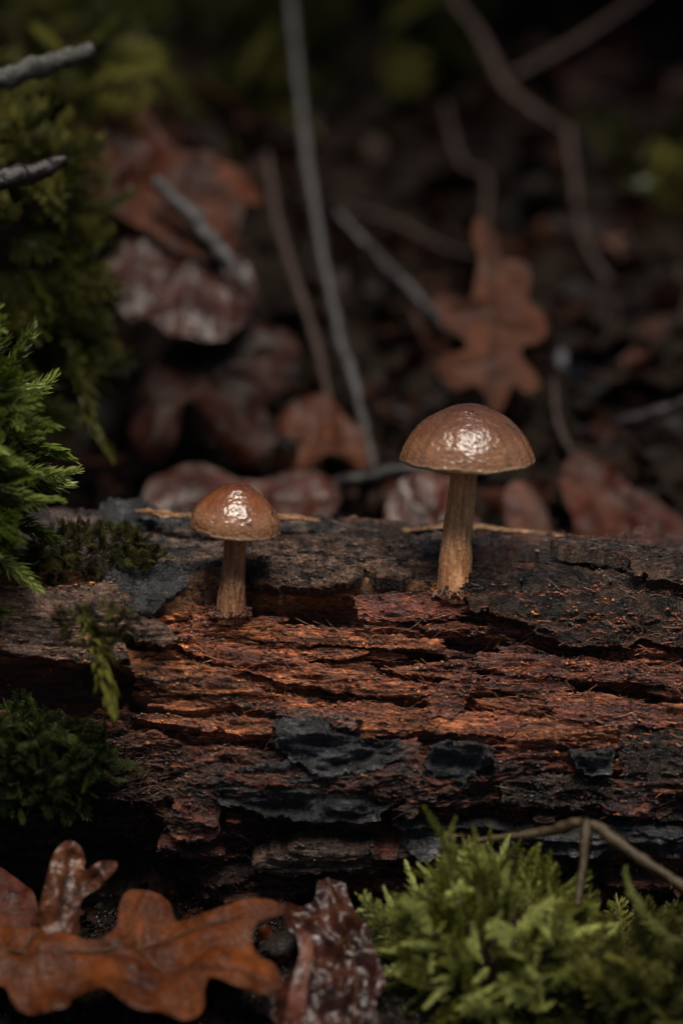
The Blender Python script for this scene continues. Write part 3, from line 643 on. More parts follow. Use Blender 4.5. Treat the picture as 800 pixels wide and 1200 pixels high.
# ------------------------------------------------------------------ mushrooms
def mushroom(base, top, prof, rim, r_top, r_bot, label, tilt, red, seed, dark):
    base = np.array(base); top = np.array(top)
    root = empty('mushroom', base, label, 'mushroom', 'two mushrooms growing on the log')
    ax = np.array([math.sin(tilt[0]), math.sin(tilt[1]), 1.0]); ax /= np.linalg.norm(ax)
    Rm = np.array(Vector((0, 0, 1)).rotation_difference(Vector(ax)).to_matrix())
    # stem
    n, m = 110, 64; t = np.linspace(0, 1, n); th = np.linspace(0, 2*np.pi, m, endpoint=False)
    mid = (base+top)/2 + np.array([-0.05 if seed == 1 else 0.03, 0, 0]); C = catmull([base - [0, 0, .2], base+(top-base)*.25+(mid-(base+top)/2)*.7, mid, top + ax*0.25], n)
    r = r_bot + (r_top-r_bot)*np.minimum(t*1.05, 1) + 0.01*np.sin(t*5+seed)
    TT, HH = np.meshgrid(t, th, indexing='ij')
    nz = 0.016*fbm(np.cos(HH)*1.3+seed, np.sin(HH)*1.3, TT*2.2, 3) + 0.022*ridged(np.cos(HH)*4, np.sin(HH)*4, TT*3+seed, 3) + .006*perlin(HH*14, TT*5, seed)+.010*fbm(np.cos(HH)*9, np.sin(HH)*9, TT*22, 2)
    R = r[:, None] + nz - 0.012
    V = C[:, None] + np.stack([np.cos(HH)*R, np.sin(HH)*R, 0*R], -1)
    q = np.clip(0.5+0.8*fbm(np.cos(HH)*4, np.sin(HH)*4, TT*3.5+seed, 3), 0, 1)[..., None]
    c1, c2 = (np.array([.46, .19, .075]), np.array([.85, .46, .23])) if not dark else (np.array([.20, .075, .035]), np.array([.48, .25, .13]))
    cc = c1*(1-q) + c2*q; g = smooth(.45, 1, t)[:, None, None]*(0.35 if not dark else .3); cc = cc*(1-g) + np.array([.62, .25, .08])*g
    build('stem', V.reshape(-1, 3) - base, gridf(n, m, False, True), M_STEM, root, cc.reshape(-1, 3))
    # cap
    pr = np.array(prof, float); u = np.linspace(0, 1, 130); c2_ = catmull(pr, 130)
    seg = np.concatenate([[0], np.cumsum(np.linalg.norm(np.diff(c2_, axis=0), axis=1))]); seg /= seg[-1]
    cr = np.interp(u, seg, c2_[:, 0]); cz = np.interp(u, seg, c2_[:, 1])
    under = [(rim*0.985, -0.045), (rim*.90, -0.03), (rim*.6, .12), (r_top*1.1, .22)]
    zr = cz[-1]; ur = np.array([p[0] for p in under]); uz = np.array([zr+p[1] for p in under]); uu = catmull(np.vstack([[cr[-1], cz[-1]], np.stack([ur, uz], 1)]), 30)[1:]
    cr = np.concatenate([cr, uu[:, 0]]); cz = np.concatenate([cz, uu[:, 1]]); n = len(cr); m = 260
    th = np.linspace(0, 2*np.pi, m, endpoint=False); RR = cr[:, None]*np.ones(m); ZZ = cz[:, None]*np.ones(m); H = th[None]*np.ones((n, 1))
    k = np.concatenate([u, np.linspace(1, .6, 29)])[:, None]
    cx, sx = np.cos(H), np.sin(H)
    wob = 0.009*rim*fbm(cx*1.6+seed, sx*1.6, 0.5, 3)*k**3*2
    ZZ = ZZ + wob*1.6
    cap = (np.arange(n) < 130)[:, None]
    bmp = 0.014*fbm(cx*RR*2.4+seed, sx*RR*2.4, ZZ*2.4, 3) + 0.006*ridged(cx*RR*6+seed, sx*RR*6, ZZ*6, 2) + 0.008*perlin(H*9, RR*3, seed)*k
    bmp += .007*fbm(cx*RR*16, sx*RR*16, ZZ*16, 2)
    bmp = np.where(cap, bmp + 0.022*fbm(cx*RR*.9+seed*5, sx*RR*.9, 0.7, 2), 0)
    rimr = 1 + 0.010*fbm(cx*3, sx*3, seed, 3)*k**4 + .002*perlin(H*12, 0, seed)*k**10
    X = cx*(RR*rimr + bmp*k); Y = sx*(RR*rimr + bmp*k); Z = ZZ + bmp*(1-k*.6)
    V = np.stack([X, Y, Z], -1)
    strk = ridged(H*9/1.0, RR*0.8, seed+3, 2); strk2 = smooth(.42, .5, ridged(cx*7+seed, sx*7, RR*1.1, 2)-.25)
    kk = (k + .10*fbm(cx*2, sx*2, RR*2+seed, 3))[..., None]
    if red: ca, cb, ccol = np.array([.11, .028, .008]), np.array([.19, .062, .02]), np.array([.27, .125, .06])
    else: ca, cb, ccol = np.array([.085, .030, .014]), np.array([.13, .052, .025]), np.array([.25, .115, .054])
    c = ca*(1-smooth(.1, .45, kk)) + cb*smooth(.1, .45, kk); c = c*(1-smooth(.5, .85, kk)) + ccol*smooth(.5, .85, kk)
    c = c*(1-0.38*(strk2*smooth(.35, .8, k))[..., None]); st3 = smooth(.12, .5, perlin(cx*8+seed, sx*8, RR*1.1)); c = c*(1-0.24*(st3*smooth(.35, .7, k))[..., None])
    sp = smooth(.72, .85, fbm(cx*RR*6.5+seed*3, sx*RR*6.5, ZZ*6.5, 2))[..., None]; c = c*(1-.6*sp)
    edge = smooth(.965, 1, k)[..., None]*cap[..., None]; c = c*(1-.5*edge) + np.array([.5, .36, .24])*.5*edge
    c = np.where(cap[..., None], c, np.array([.28, .16, .09]))
    V = V.reshape(-1, 3) @ Rm.T
    off = (top - base) - Rm @ np.array([0, 0, zr])
    build('cap', V + off, gridf(n, m, False, True), M_CAP2 if red else M_CAP, root, c.reshape(-1, 3))
    # gills
    G = []; nb = 72
    for a in np.linspace(0, 2*np.pi, nb, endpoint=False):
        rs = np.array([r_top*0.9, rim*.35, rim*.6, rim*.8, rim*.93]); zt = np.interp(rs, [r_top, rim*.6, rim*.9, rim], [zr+.22, zr+.12, zr-.03, zr-.04])+.02
        zb = zt - np.array([.02, .13, .12, .08, .03]); d = np.array([math.cos(a), math.sin(a)]); pn = np.array([-d[1], d[0]])*.005
        vv = []
        for q in range(5):
            for zz in (zt[q], zb[q]):
                for s in (-1, 1): vv.append((*(d*rs[q]+pn*s), zz))
        f = []
        for q in range(4):
            b = q*4; f += [(b, b+4, b+6, b+2), (b+1, b+3, b+7, b+5), (b+2, b+6, b+7, b+3)]
        G.append((np.array(vv), np.array(f)))
    V, F = merge(G); build('gills', V @ Rm.T + off, F, M_STEM, root, np.broadcast_to(np.array([.30, .17, .10]), (len(V), 3)), kind='stuff')
    return root
S1 = 1/64.5
b1 = at(532, 691, -1.45); t1 = at(547, 538, -1.45)
mushroom(b1, t1, [(0, 1.0), (.24, .985), (.46, .88), (.80, .68), (1.02, .45), (1.15, .23), (1.22, .04), (1.225, 0)], 1.225, .245, .325,
         'taller pale brown mushroom with wide domed cap and long tan stem', (math.radians(1), math.radians(-3)), False, 1, False)
b2 = at(269, 716, -1.75); t2 = at(276, 618, -1.75)
mushroom(b2, t2, [(0, .80), (.16, .785), (.34, .69), (.57, .51), (.71, .34), (.79, .18), (.815, .03), (.815, 0)], .815, .205, .265,
         'shorter mushroom with small glossy amber cap and dark stem', (math.radians(5), math.radians(-5)), True, 2, True)

def stem_debris():
    '''crumbs of wood and torn fibre heaped against the foot of each stem'''
    parts = []; C = []
    for b, r0, n in ((b1, .33, 260), (b2, .27, 200)):
        for k in range(n):
            a = rng.uniform(0, 6.283); rr = r0*rng.uniform(.93, 1.5); p = b + np.array([math.cos(a)*rr, math.sin(a)*rr, rng.uniform(-.02, .10)*(1.6-rr/r0) - .05*(math.sin(a) < 0)])
            L = rng.uniform(.02, .09); d = rng.normal(size=3); d /= np.linalg.norm(d)
            V, F = tube([p-d*L, p+rng.normal(0, .01, 3), p+d*L], [L*.25, L*.5, L*.12], 5, 5, .5, 20, k, True); parts.append((V, F))
            C += [[C_BRN*1.5, C_ORANGE*.6, C_RED*.8, C_TAN*.5][int(rng.integers(4))]]*len(V)
    V, F = merge(parts); build('stem_debris', V, F, M_FIB, LOG, np.array(C), kind='stuff')
stem_debris()

# ------------------------------------------------------------------ moss
def moss_leaf(p, d, side, L, w_):
    up = np.cross(side, d)
    a = p + side*w_*.5; b = p - side*w_*.5; m1 = p + d*L*.45 + up*L*.12 + side*w_*.55; m2 = p + d*L*.45 + up*L*.12 - side*w_*.55
    tip = p + d*L + up*L*(-.05); mid = p + d*L*.45 + up*L*.02
    V = [a, b, m1, mid, m2, tip]; F3 = [(0, 2, 3), (0, 3, 1), (1, 3, 4), (2, 5, 3), (3, 5, 4)]
    return V, F3
def moss_shoot_mesh(name, mat, L=1.0, seed=0, branched=True, leafL=.13, dens=55, spread=.9, curve=.25, wid=.2, flat=False):
    r = np.random.default_rng(seed); V = []; F = []; C = []
    def axis(p0, d0, length, n, ll, upv):
        nonlocal V, F, C
        p = np.array(p0, float); d = np.array(d0, float); d /= np.linalg.norm(d); step = length/n; pts = [p.copy()]; ds = [d.copy()]
        for i in range(n):
            d = d + np.array(upv)*curve/n + r.normal(0, .02, 3); d /= np.linalg.norm(d); p = p + d*step; pts.append(p.copy()); ds.append(d.copy())
        # thin stalk
        b = len(V); 
        for i in range(0, n+1, max(1, n//6)):
            s = np.cross(ds[i], [.3, .9, .2]); s /= np.linalg.norm(s); s2 = np.cross(ds[i], s); rr = .012*(1-.7*i/n)
            for k in range(3): V.append(pts[i] + rr*(s*math.cos(k*2.09) + s2*math.sin(k*2.09))); C.append(.15)
        m = (len(V)-b)//3
        for i in range(m-1):
            for k in range(3):
                q = (k+1) % 3; F.append((b+i*3+k, b+i*3+q, b+i*3+3+q)); F.append((b+i*3+k, b+i*3+3+q, b+i*3+3+k))
        for i in range(1, n+1):
            f = i/n; l = ll*(.55+.9*math.sin(min(1, f*1.05)*math.pi*.9)**.7)*(1-.35*f**4)*r.uniform(.75, 1.2)
            ang = i*2.4 + r.normal(0, .3) if not flat else (i % 2)*math.pi + r.normal(0, .45)
            s = np.cross(ds[i], [.3, .9, .2]); s /= np.linalg.norm(s); s2 = np.cross(ds[i], s)
            o = s*math.cos(ang) + s2*math.sin(ang); sp = spread*(1-.6*f)+r.normal(0, .1)
            ld = ds[i]*math.cos(sp) + o*math.sin(sp); sd_ = np.cross(ld, o); sd_ /= np.linalg.norm(sd_)+1e-9
            v, f3 = moss_leaf(pts[i], ld, sd_, l, l*wid); b = len(V); V += v; F += [tuple(b+q for q in t) for t in f3]
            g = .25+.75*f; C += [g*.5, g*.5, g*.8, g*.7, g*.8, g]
        return pts, ds
    pts, ds = axis((0, 0, 0), (0, 0, 1), L, dens, leafL, (0.0, 1.0, 0))
    if branched:
        nb = 14
        for k in range(nb):
            i = int((.12+.75*k/nb)*dens); sgn = 1 if k % 2 else -1
            d = ds[i]*.62 + np.array([sgn, .12*r.normal(), .05])*.8
            axis(pts[i], d, L*.42*(1-.62*k/nb)*r.uniform(.8, 1.15), max(8, int(dens*.36)), leafL*.75, (0, .5, -.1))
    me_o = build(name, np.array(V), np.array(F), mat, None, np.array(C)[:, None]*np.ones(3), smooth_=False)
    me = me_o.data; bpy.data.objects.remove(me_o); return me
SHOOT = {}
def shoots(mat, kind, k):
    key = (mat.name, kind, k)
    if key not in SHOOT:
        p = dict(fern=dict(branched=True, leafL=.085, dens=56, spread=1.0), star=dict(branched=False, leafL=.17, dens=90, spread=.95, wid=.13), feather=dict(branched=False, leafL=.16, dens=84, spread=1.05, wid=.2, flat=True),
                 fine=dict(branched=False, leafL=.085, dens=90, spread=.95, wid=.17))[kind]
        SHOOT[key] = moss_shoot_mesh('shoot', mat, seed=k*17+len(kind), curve=.3+.25*k, **p)
    return SHOOT[key]
def add_shoot(parent, pos, d, L, mat, kind, k, name='shoot', roll=None):
    o = bpy.data.objects.new(name, shoots(mat, kind, k)); COL.objects.link(o)
    d = Vector(d).normalized(); q = d.to_track_quat('Z', 'Y')
    q = q @ Quaternion((0, 0, 1), rng.uniform(0, 6.28) if roll is None else roll)
    o.rotation_mode = 'QUATERNION'; o.rotation_quaternion = q; o.scale = (L, L, L)
    if parent is not None: o.parent = parent; o.location = (Vector(pos)*K) - parent.location
    else: o.location = Vector(pos)*K
    return o
def moss_clump(cen, rad, n, L, mat, kind, label, dirbias=(0, -.3, .3), cut=-.35, spread=.5, core=True, grp='moss clumps around the log', xm=None):
    root = empty('moss_cushion', cen, label, 'moss', grp)
    rad = np.array(rad); cen = np.array(cen)
    if core:
        a, b = 40, 24; U, Wt = np.meshgrid(np.linspace(0, 2*np.pi, a, endpoint=False), np.linspace(.02, np.pi-.02, b), indexing='ij')
        D = np.stack([np.cos(U)*np.sin(Wt), np.sin(U)*np.sin(Wt), np.cos(Wt)], -1); s = .88 + .22*fbm(D[..., 0]*2+cen[0], D[..., 1]*2, D[..., 2]*2, 4)
        build('soil_core', (D*s[..., None]*rad).reshape(-1, 3), gridf(a, b, True, False), M_SOIL, root)
    done = 0; tries = 0
    while done < n and tries < n*30:
        tries += 1
        d = rng.normal(size=3); d /= np.linalg.norm(d)
        if d @ np.array([0, -.8, .6]) < cut: continue
        p = cen + d*rad*rng.uniform(.72, 1.0)
        if xm and not xm(p): continue
        dd = d/rad*rad.mean() + np.array(dirbias) + rng.normal(0, spread, 3)
        add_shoot(root, p, dd, L*rng.uniform(.65, 1.25), mat, kind if isinstance(kind, str) else kind[int(rng.integers(len(kind)))], int(rng.integers(4))); done += 1
    return root
moss_clump(at(-62, 560, -1.6), (0.9, 1.2, 2.4), 140, 1.3, M_MOSS, ('star', 'feather'), 'bright green feathery moss on the left end of the log', (.75, -.3, .05), -.3, .35)
moss_clump(at(-10, 330, 6.0), (1.5, 1.5, 3.4), 260, 1.7, M_OLIVE, 'fern', 'olive moss curtain hanging behind the log at left', (.5, -.4, -.35), -.4, .45)
moss_clump(at(20, 110, 13), (2.2, 1.5, 1.9), 120, 2.0, M_OLIVE, 'fern', 'blurred olive moss high on the bank above the two left twigs', (.3, -.3, -.1))
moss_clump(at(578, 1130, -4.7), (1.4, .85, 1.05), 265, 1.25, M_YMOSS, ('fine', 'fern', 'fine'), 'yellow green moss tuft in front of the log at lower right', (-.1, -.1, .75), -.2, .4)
moss_clump(at(750, 1180, -5.0), (1.7, 1.2, .95), 160, 1.0, M_OLIVE, 'fern', 'darker brownish moss beside the bright tuft in the lower right corner', (.1, -.1, .5), -.2, .5)
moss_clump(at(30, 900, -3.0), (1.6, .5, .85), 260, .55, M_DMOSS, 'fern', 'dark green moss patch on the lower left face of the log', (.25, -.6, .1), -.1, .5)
moss_clump(at(105, 650, -.9), (1.25, .8, .42), 290, .36, M_YMOSS2, 'fern', 'thin mossy film on top of the log near its left end', (.5, -.5, -.2), .0, .9, core=False)
moss_clump(at(115, 735, -3.2), (.7, .3, .35), 90, .34, M_YMOSS2, 'fern', 'small yellowish moss patch creeping over the pale wood strip', (.2, -.5, -.2), .0, .8, core=False)
moss_clump(at(400, 70, 27), (2.2, 2, 3.6), 60, 2.6, M_OLIVE, 'fern', 'blurred moss patch at the top of the bank behind the grey twig', (0, -.4, .1))
moss_clump(at(235, 150, 24), (1.7, 1.5, 3.4), 60, 2.4, M_OLIVE, 'fern', 'blurred moss strip above the orange brown leaf', (0, -.4, .1))
moss_clump(at(748, 275, 22), (1.2, 1.2, 2.0), 50, 2.0, M_OLIVE, 'fern', 'blurred moss tuft on the bank at far right', (0, -.4, .1))
# single fronds that can be picked out
def lone(px, py, y, px2, py2, y2, mat, kind, k, label, roll=0.0):
    a, b = at(px, py, y), at(px2, py2, y2); L = float(np.linalg.norm(b-a))
    o = add_shoot(None, a, b-a, L, mat, kind, k, 'moss_frond', roll); tag(o, label, 'moss frond'); return o
lone(98, 715, -3.5, 148, 846, -4.1, M_OLIVE, 'feather', 0, 'olive moss frond hanging down over the pale wood strip')
lone(82, 420, 4.2, 128, 540, 4.0, M_OLIVE, 'feather', 1, 'drooping moss frond below the olive moss curtain')
lone(-12, 452, -1.8, 66, 402, -1.8, M_MOSS, 'feather', 2, 'pale tipped moss frond rising above the bright green moss')
lone(-14, 568, -2.8, 74, 590, -2.8, M_MOSS, 'feather', 1, 'bright green moss frond lying just above the log crest')
lone(560, 1045, -5.2, 487, 950, -5.0, M_YMOSS, 'fine', 0, 'leftmost long frond standing up from the yellow green tuft')
lone(528, 1040, -5.2, 534, 955, -4.8, M_YMOSS, 'fine', 1, 'upright frond second from left on the yellow green tuft')
lone(560, 1060, -5.2, 566, 962, -4.8, M_YMOSS, 'fine', 2, 'upright frond in the middle of the yellow green tuft')
lone(800, 1104, -6.0, 692, 1058, -5.8, M_YMOSS, 'fine', 3, 'pale curved frond in front of the brown mossy stalk')

# ------------------------------------------------------------------ leaves
def sheet(name, poly, step, mapf, nrm, relief, thick, mat, colf, parent, smooth_outline=True, holes=()):
    O = smooth_poly(poly) if smooth_outline else np.array(poly, float)
    xs = np.arange(O[:, 0].min()-step, O[:, 0].max()+2*step, step); ys = np.arange(O[:, 1].min()-step, O[:, 1].max()+2*step, step)
    A, B = np.meshgrid(xs, ys, indexing='ij'); s, nx, ny = poly_sd(O, A, B)
    for h in holes:
        hs, hx, hy = poly_sd(smooth_poly(h), A, B); m = -hs > s; s = np.where(m, -hs, s); nx = np.where(m, hx, nx); ny = np.where(m, hy, ny)
    cell = 0.25*(s[1:, 1:]+s[:-1, 1:]+s[1:, :-1]+s[:-1, :-1]) < 0
    used = np.zeros(s.shape, bool); used[1:, 1:] |= cell; used[:-1, 1:] |= cell; used[1:, :-1] |= cell; used[:-1, :-1] |= cell
    fl = np.pad(cell, 1); bnd = used & ~(fl[1:, 1:] & fl[:-1, 1:] & fl[1:, :-1] & fl[:-1, :-1])
    A = np.where(bnd, nx, A); B = np.where(bnd, ny, B); s = np.where(bnd, 0, s)
    idx = -np.ones(s.shape, int); idx[used] = np.arange(used.sum()); a, b, dd = A[used], B[used], -s[used]
    P = mapf(a, b); N = np.asarray(nrm, float); N = N/np.linalg.norm(N)
    P = P + N*relief(a, b, dd)[:, None]
    ii, jj = np.nonzero(cell); q = np.stack([idx[ii, jj], idx[ii+1, jj], idx[ii+1, jj+1], idx[ii, jj+1]], 1); m = len(a)
    e = np.concatenate([q[:, [0, 1]], q[:, [1, 2]], q[:, [2, 3]], q[:, [3, 0]]]); es = np.sort(e, 1); k_ = es[:, 0].astype(np.int64)*m+es[:, 1]
    _, ci, ct = np.unique(k_, return_index=True, return_counts=True); be = e[ci[ct == 1]]
    V = np.vstack([P, P-N*thick]); c = colf(a, b, dd)
    V, c, F = rim_split(V, np.vstack([c, c*.9]), q, be, m)
    return build(name, V, F, mat, parent, c)
def photo_leaf(label, poly, p0, n, veins, col, mat=M_LEAF, step=2.5, fold=.12, ff=.03, holes=(), seed=0, spot=.5, curl=.0, name='dead_leaf', vr=.04, grp=None, vcol=(.10, .04, .02)):
    p0 = np.array(p0); n = np.array(n, float); n /= np.linalg.norm(n)
    root = empty(name, p0, label, 'leaf', grp)
    mp = lambda a, b: on_plane(a, b, p0, n) - p0
    def rel(a, b, dd):
        h = fold*fbm(a*ff*.4+seed, b*ff*.4, 1.0, 3) + fold*.25*ridged(a*ff*.7+seed, b*ff*.7, 2.0, 2) + fold*.06*fbm(a*ff*5, b*ff*5, 3.0+seed, 2)
        for vn in veins: h = h - vr*np.exp(-(line_d(vn, a, b)/5)**2)
        return h - curl*np.exp(-dd/18)
    def cf(a, b, dd):
        g = np.clip(.5+.8*fbm(a*.02+seed, b*.02, 5., 4), 0, 1)[:, None]; c = np.array(col[0])*(1-g) + np.array(col[1])*g
        sp = (spot*smooth(.35, .6, fbm(a*.09+seed, b*.09, 8., 3)))[:, None]; c = c*(1-sp) + np.array([.02, .01, .008])*sp
        for vn in veins:
            k = np.exp(-(line_d(vn, a, b)/2.4)**2)[:, None]*.8; c = c*(1-k) + np.array(vcol)*k
        e = np.exp(-dd/3)[:, None]*.35; return c*(1-e) + c*.4*e
    sheet('leaf_blade', poly, step, mp, n, rel, .014, mat, cf, root, holes=holes)
    for i, vn in enumerate(veins):
        q = np.array(vn, float); q = catmull(q, 14); P = mp(q[:, 0], q[:, 1]) + n*(rel(q[:, 0], q[:, 1], np.full(14, 50.))+.004)[:, None]
        r0 = .022 if i == 0 else .010
        V, F = tube(P, [r0, r0*.8, r0*.3], 6, 30, .1, 4, i)
        build('midrib' if i == 0 else 'side_vein', V, F, M_TWIG_D if vcol[0] < .12 else M_STALK, root)
    return root
OR = ((.13, .035, .008), (.30, .095, .018)); DK = ((.08, .018, .010), (.18, .05, .025)); RB = ((.18, .045, .02), (.30, .095, .042))
photo_leaf('large orange brown oak leaf lying flat in front of the log', [(-90,1105),(-40,1080),(0,1085),(60,1085),(110,1100),(135,1085),(140,1062),(150,1045),(175,1041),(198,1050),(206,1068),(225,1072),(262,1068),(300,1064),(328,1068),(330,1078),(300,1090),(296,1108),(305,1118),(322,1128),(330,1150),(318,1166),(300,1168),(275,1160),(248,1148),(240,1160),(238,1180),(222,1192),(190,1188),(150,1180),(125,1166),(112,1162),(85,1168),(80,1182),(40,1184),(15,1170),(5,1152),(-30,1150),(-90,1160)],
           at(130, 1110, -5.6), (0.02, -.55, .83), [[(-90,1125),(0,1112),(125,1110),(200,1092),(320,1074)], [(125,1110),(150,1088),(172,1050)], [(125,1112),(200,1128),(310,1150)], [(60,1110),(90,1140),(110,1160)], [(20,1112),(40,1095),(50,1086)], [(160,1102),(210,1150),(225,1180)]], OR, seed=1, fold=.30, ff=.022, curl=.04, spot=.35, vcol=(.15,.05,.015), mat=M_FORE)
photo_leaf('upturned wet lobed leaf with shiny ridges at lower left', [(40,1098),(44,1075),(52,1040),(62,1005),(78,989),(92,991),(100,1005),(100,1020),(118,1012),(137,1008),(134,1022),(118,1040),(100,1050),(92,1068),(94,1090),(80,1110),(55,1112)],
           at(80, 1050, -4.7), (.12, -.8, .55), [[(70,1110),(76,1050),(84,992)], [(80,1060),(100,1035),(134,1012)]], ((.12, .045, .02), (.26, .10, .035)), M_WET, seed=3, fold=.22, ff=.06)
photo_leaf('dark crumpled wet leaf between the orange leaf and the moss', [(328,1068),(345,1058),(368,1054),(372,1034),(386,1024),(404,1030),(412,1056),(430,1085),(442,1120),(452,1150),(440,1180),(452,1230),(330,1230),(322,1190),(300,1180),(330,1150),(352,1120),(350,1098),(338,1088)],
           at(385, 1110, -5.0), (.05, -.62, .72), [[(384,1026),(392,1070),(412,1110),(418,1150),(415,1190)], [(392,1070),(365,1078),(335,1070)], [(405,1100),(380,1125),(360,1160)]], ((.04, .012, .008), (.15, .05, .03)), M_WET, seed=7, fold=.34, ff=.05, vcol=(.2, .07, .03), vr=-.02)
photo_leaf('brown leaf fold curling down beside the hole in the orange leaf', [(348,1088),(362,1092),(368,1120),(360,1160),(352,1230),(330,1230),(336,1180),(346,1140),(352,1112)],
           at(350, 1150, -6.0), (.3, -.8, .5), [], RB, M_WET, seed=9, fold=.1)
photo_leaf('yellowish orange leaf edge peeping out at the bottom edge', [(120,1190),(200,1176),(262,1164),(300,1170),(330,1185),(330,1260),(60,1260),(80,1200)],
           at(200, 1210, -5.4), (0, -.5, .85), [[(80,1240),(200,1200),(320,1190)]], ((.35, .15, .02), (.45, .2, .04)), seed=10, fold=.2)
photo_leaf('dark red leaf lying in shade in the lower left corner', [(-80,1010),(0,1018),(38,1050),(42,1090),(0,1100),(-80,1100)], at(0, 1060, -4.2), (.1, -.6, .8), [[(-80,1050),(40,1075)]], DK, M_LEAF, seed=12, fold=.2)
photo_leaf('dark leaf under the big orange leaf at the bottom left', [(-80,1150),(60,1165),(130,1175),(150,1260),(-80,1260)], at(40, 1200, -5.0), (0, -.5, .85), [[(-80,1200),(140,1220)]], DK, M_LEAF, seed=14, fold=.2)
photo_leaf('dark leaf scraps under the crumpled leaf at the bottom centre', [(380,1150),(440,1140),(480,1180),(470,1260),(380,1260)], at(420, 1200, -4.6), (.1, -.6, .8), [[(380,1170),(460,1240)]], DK, M_WET, seed=15, fold=.3)
photo_leaf('crumbled brown flake seen through the gap beside the orange leaf', [(300,1100),(330,1092),(350,1100),(352,1128),(335,1142),(310,1132)], at(325, 1115, -3.8), (.1, -.7, .7), [], RB, M_WET, seed=16, fold=.4, ff=.09)
# behind the log
photo_leaf('upright brown lobed oak leaf behind the taller mushroom', [(560,300),(552,275),(558,255),(572,262),(583,280),(586,302),(604,304),(620,314),(622,335),(620,352),(636,368),(641,388),(630,402),(612,406),(612,420),(626,436),(632,452),(618,462),(602,452),(594,466),(586,482),(573,480),(566,460),(552,452),(534,458),(520,448),(511,430),(520,414),(540,412),(546,400),(522,384),(516,362),(530,348),(550,352),(556,330)],
           at(575, 380, 8.6), (-.1, -.95, .30), [[(572,478),(578,380),(568,262)], [(578,420),(540,430)], [(578,380),(625,390)], [(577,360),(530,365)]], ((.17, .065, .034), (.25, .10, .05)), seed=20, spot=.1, fold=.06, vr=.02)
photo_leaf('brown red leaf arching behind the log with an orange corner', [(95,130),(130,90),(165,110),(200,165),(250,185),(300,215),(308,240),(285,250),(270,300),(245,320),(205,300),(175,270),(140,250),(110,230),(85,190)],
           at(200, 200, 11), (.25, -.75, .6), [[(110,140),(190,210),(290,240)]], ((.07, .026, .018), (.20, .065, .025)), M_LEAF, seed=22, fold=.5, ff=.02, vr=.08)
photo_leaf('shiny wet purple brown leaf below the arching leaf', [(125,300),(150,270),(190,265),(240,280),(290,310),(300,350),(285,385),(240,400),(190,385),(150,360),(165,380),(130,350)],
           at(210, 330, 9.0), (.05, -.55, .8), [[(130,310),(210,330),(290,360)]], ((.06, .020, .016), (.12, .042, .034)), M_WET, seed=25, fold=.35, ff=.03)
photo_leaf('dark red curled leaf with a deep hollow above the smaller mushroom', [(165,440),(200,400),(250,380),(320,370),(350,400),(345,440),(310,470),(330,500),(300,540),(262,520),(240,480),(215,470),(205,520),(175,540),(150,500)],
           at(250, 450, 7.8), (.0, -.85, .5), [[(170,480),(250,430),(340,400)]], ((.03, .008, .005), (.075, .02, .012)), M_LEAF, seed=28, fold=.3, ff=.03, curl=.3)
photo_leaf('wet reddish leaf directly behind the smaller mushroom', [(170,575),(200,555),(240,545),(290,560),(340,556),(390,565),(395,600),(330,640),(180,640)],
           at(270, 590, 5.6), (.0, -.5, .85), [[(180,600),(280,580),(390,590)]], ((.07, .02, .012), (.15, .045, .025)), M_WET, seed=30, fold=.2, ff=.03)
photo_leaf('brown torn leaf at the foot of the long grey twig', [(320,500),(360,470),(400,490),(440,520),(430,548),(380,545),(330,560),(350,530)],
           at(380, 515, 7.4), (.1, -.6, .8), [[(330,520),(430,530)]], ((.16, .06, .035), (.26, .11, .06)), M_LEAF, seed=32, fold=.5)
photo_leaf('red brown leaf slope behind the log to the right of the taller mushroom', [(655,560),(672,530),(700,535),(740,570),(790,600),(820,640),(690,650),(670,610)],
           at(725, 590, 6.0), (-.1, -.75, .6), [[(670,540),(780,625)]], ((.09, .026, .015), (.17, .055, .03)), M_LEAF, seed=35, fold=.3)
photo_leaf('pinkish dead leaf scrap just behind the tall stem', [(590,580),(610,568),(640,600),(650,640),(600,640)], at(615, 605, 5.4), (.1, -.6, .8), [[(595,590),(640,630)]], ((.16, .08, .06), (.25, .13, .10)), M_LEAF, seed=37, fold=.4)
photo_leaf('folded brown scrap behind the log between the mushrooms', [(490,560),(540,575),(560,640),(480,640),(450,600)], at(510, 605, 5.4), (.1, -.6, .8), [[(480,570),(540,630)]], DK, M_WET, seed=39, fold=.4)
photo_leaf('rusty leaf at the right edge of the bank', [(740,400),(790,370),(860,390),(860,450),(780,460),(745,440)], at(800, 420, 13), (-.1, -.75, .6), [[(745,420),(850,420)]], ((.10, .04, .022), (.16, .065, .03)), M_LEAF, seed=41, fold=.5)


# ------------------------------------------------------------------ twigs
def twig(label, pts, radii, mat, sides=12, n=60, rough=.12, side=(), name='twig', cat='twig'):
    P = np.array([at(a, b, y) for a, b, y in pts]); base = P[0]
    root = empty(name, base, label, cat)
    V, F = tube(P-base, radii, sides, n, rough, 2.5, len(label)); build('shaft', V, F, mat, root)
    for spts, r in side:
        Q = np.array([at(a, b, y) for a, b, y in spts]) - base; V, F = tube(Q, r, 8, 24, rough, 3, 3); build('side_twig', V, F, mat, root)
    return root
twig('grey lichened twig stub, upper of the two poking in from the left', [(-60,108,3.0),(0,92,3.2),(60,74,3.6),(108,58,4.0)], [.24, .22, .2, .15], M_TWIG_L, 14, 90, .2)
twig('wet dark brown twig stub, lower of the two poking in from the left', [(-60,222,1.0),(0,211,1.2),(45,200,1.5),(76,188,1.8)], [.28, .24, .17, .12], M_TWIG_D, 14, 90, .22)
twig('long pale grey twig running down the bank in the middle', [(335,-60,20),(350,100,16),(366,230,13),(392,370,10.5),(415,450,9),(438,550,7)], [0.088, 0.106, 0.114, 0.119, 0.114, 0.088], M_TWIG_G, 12, 90, .22)
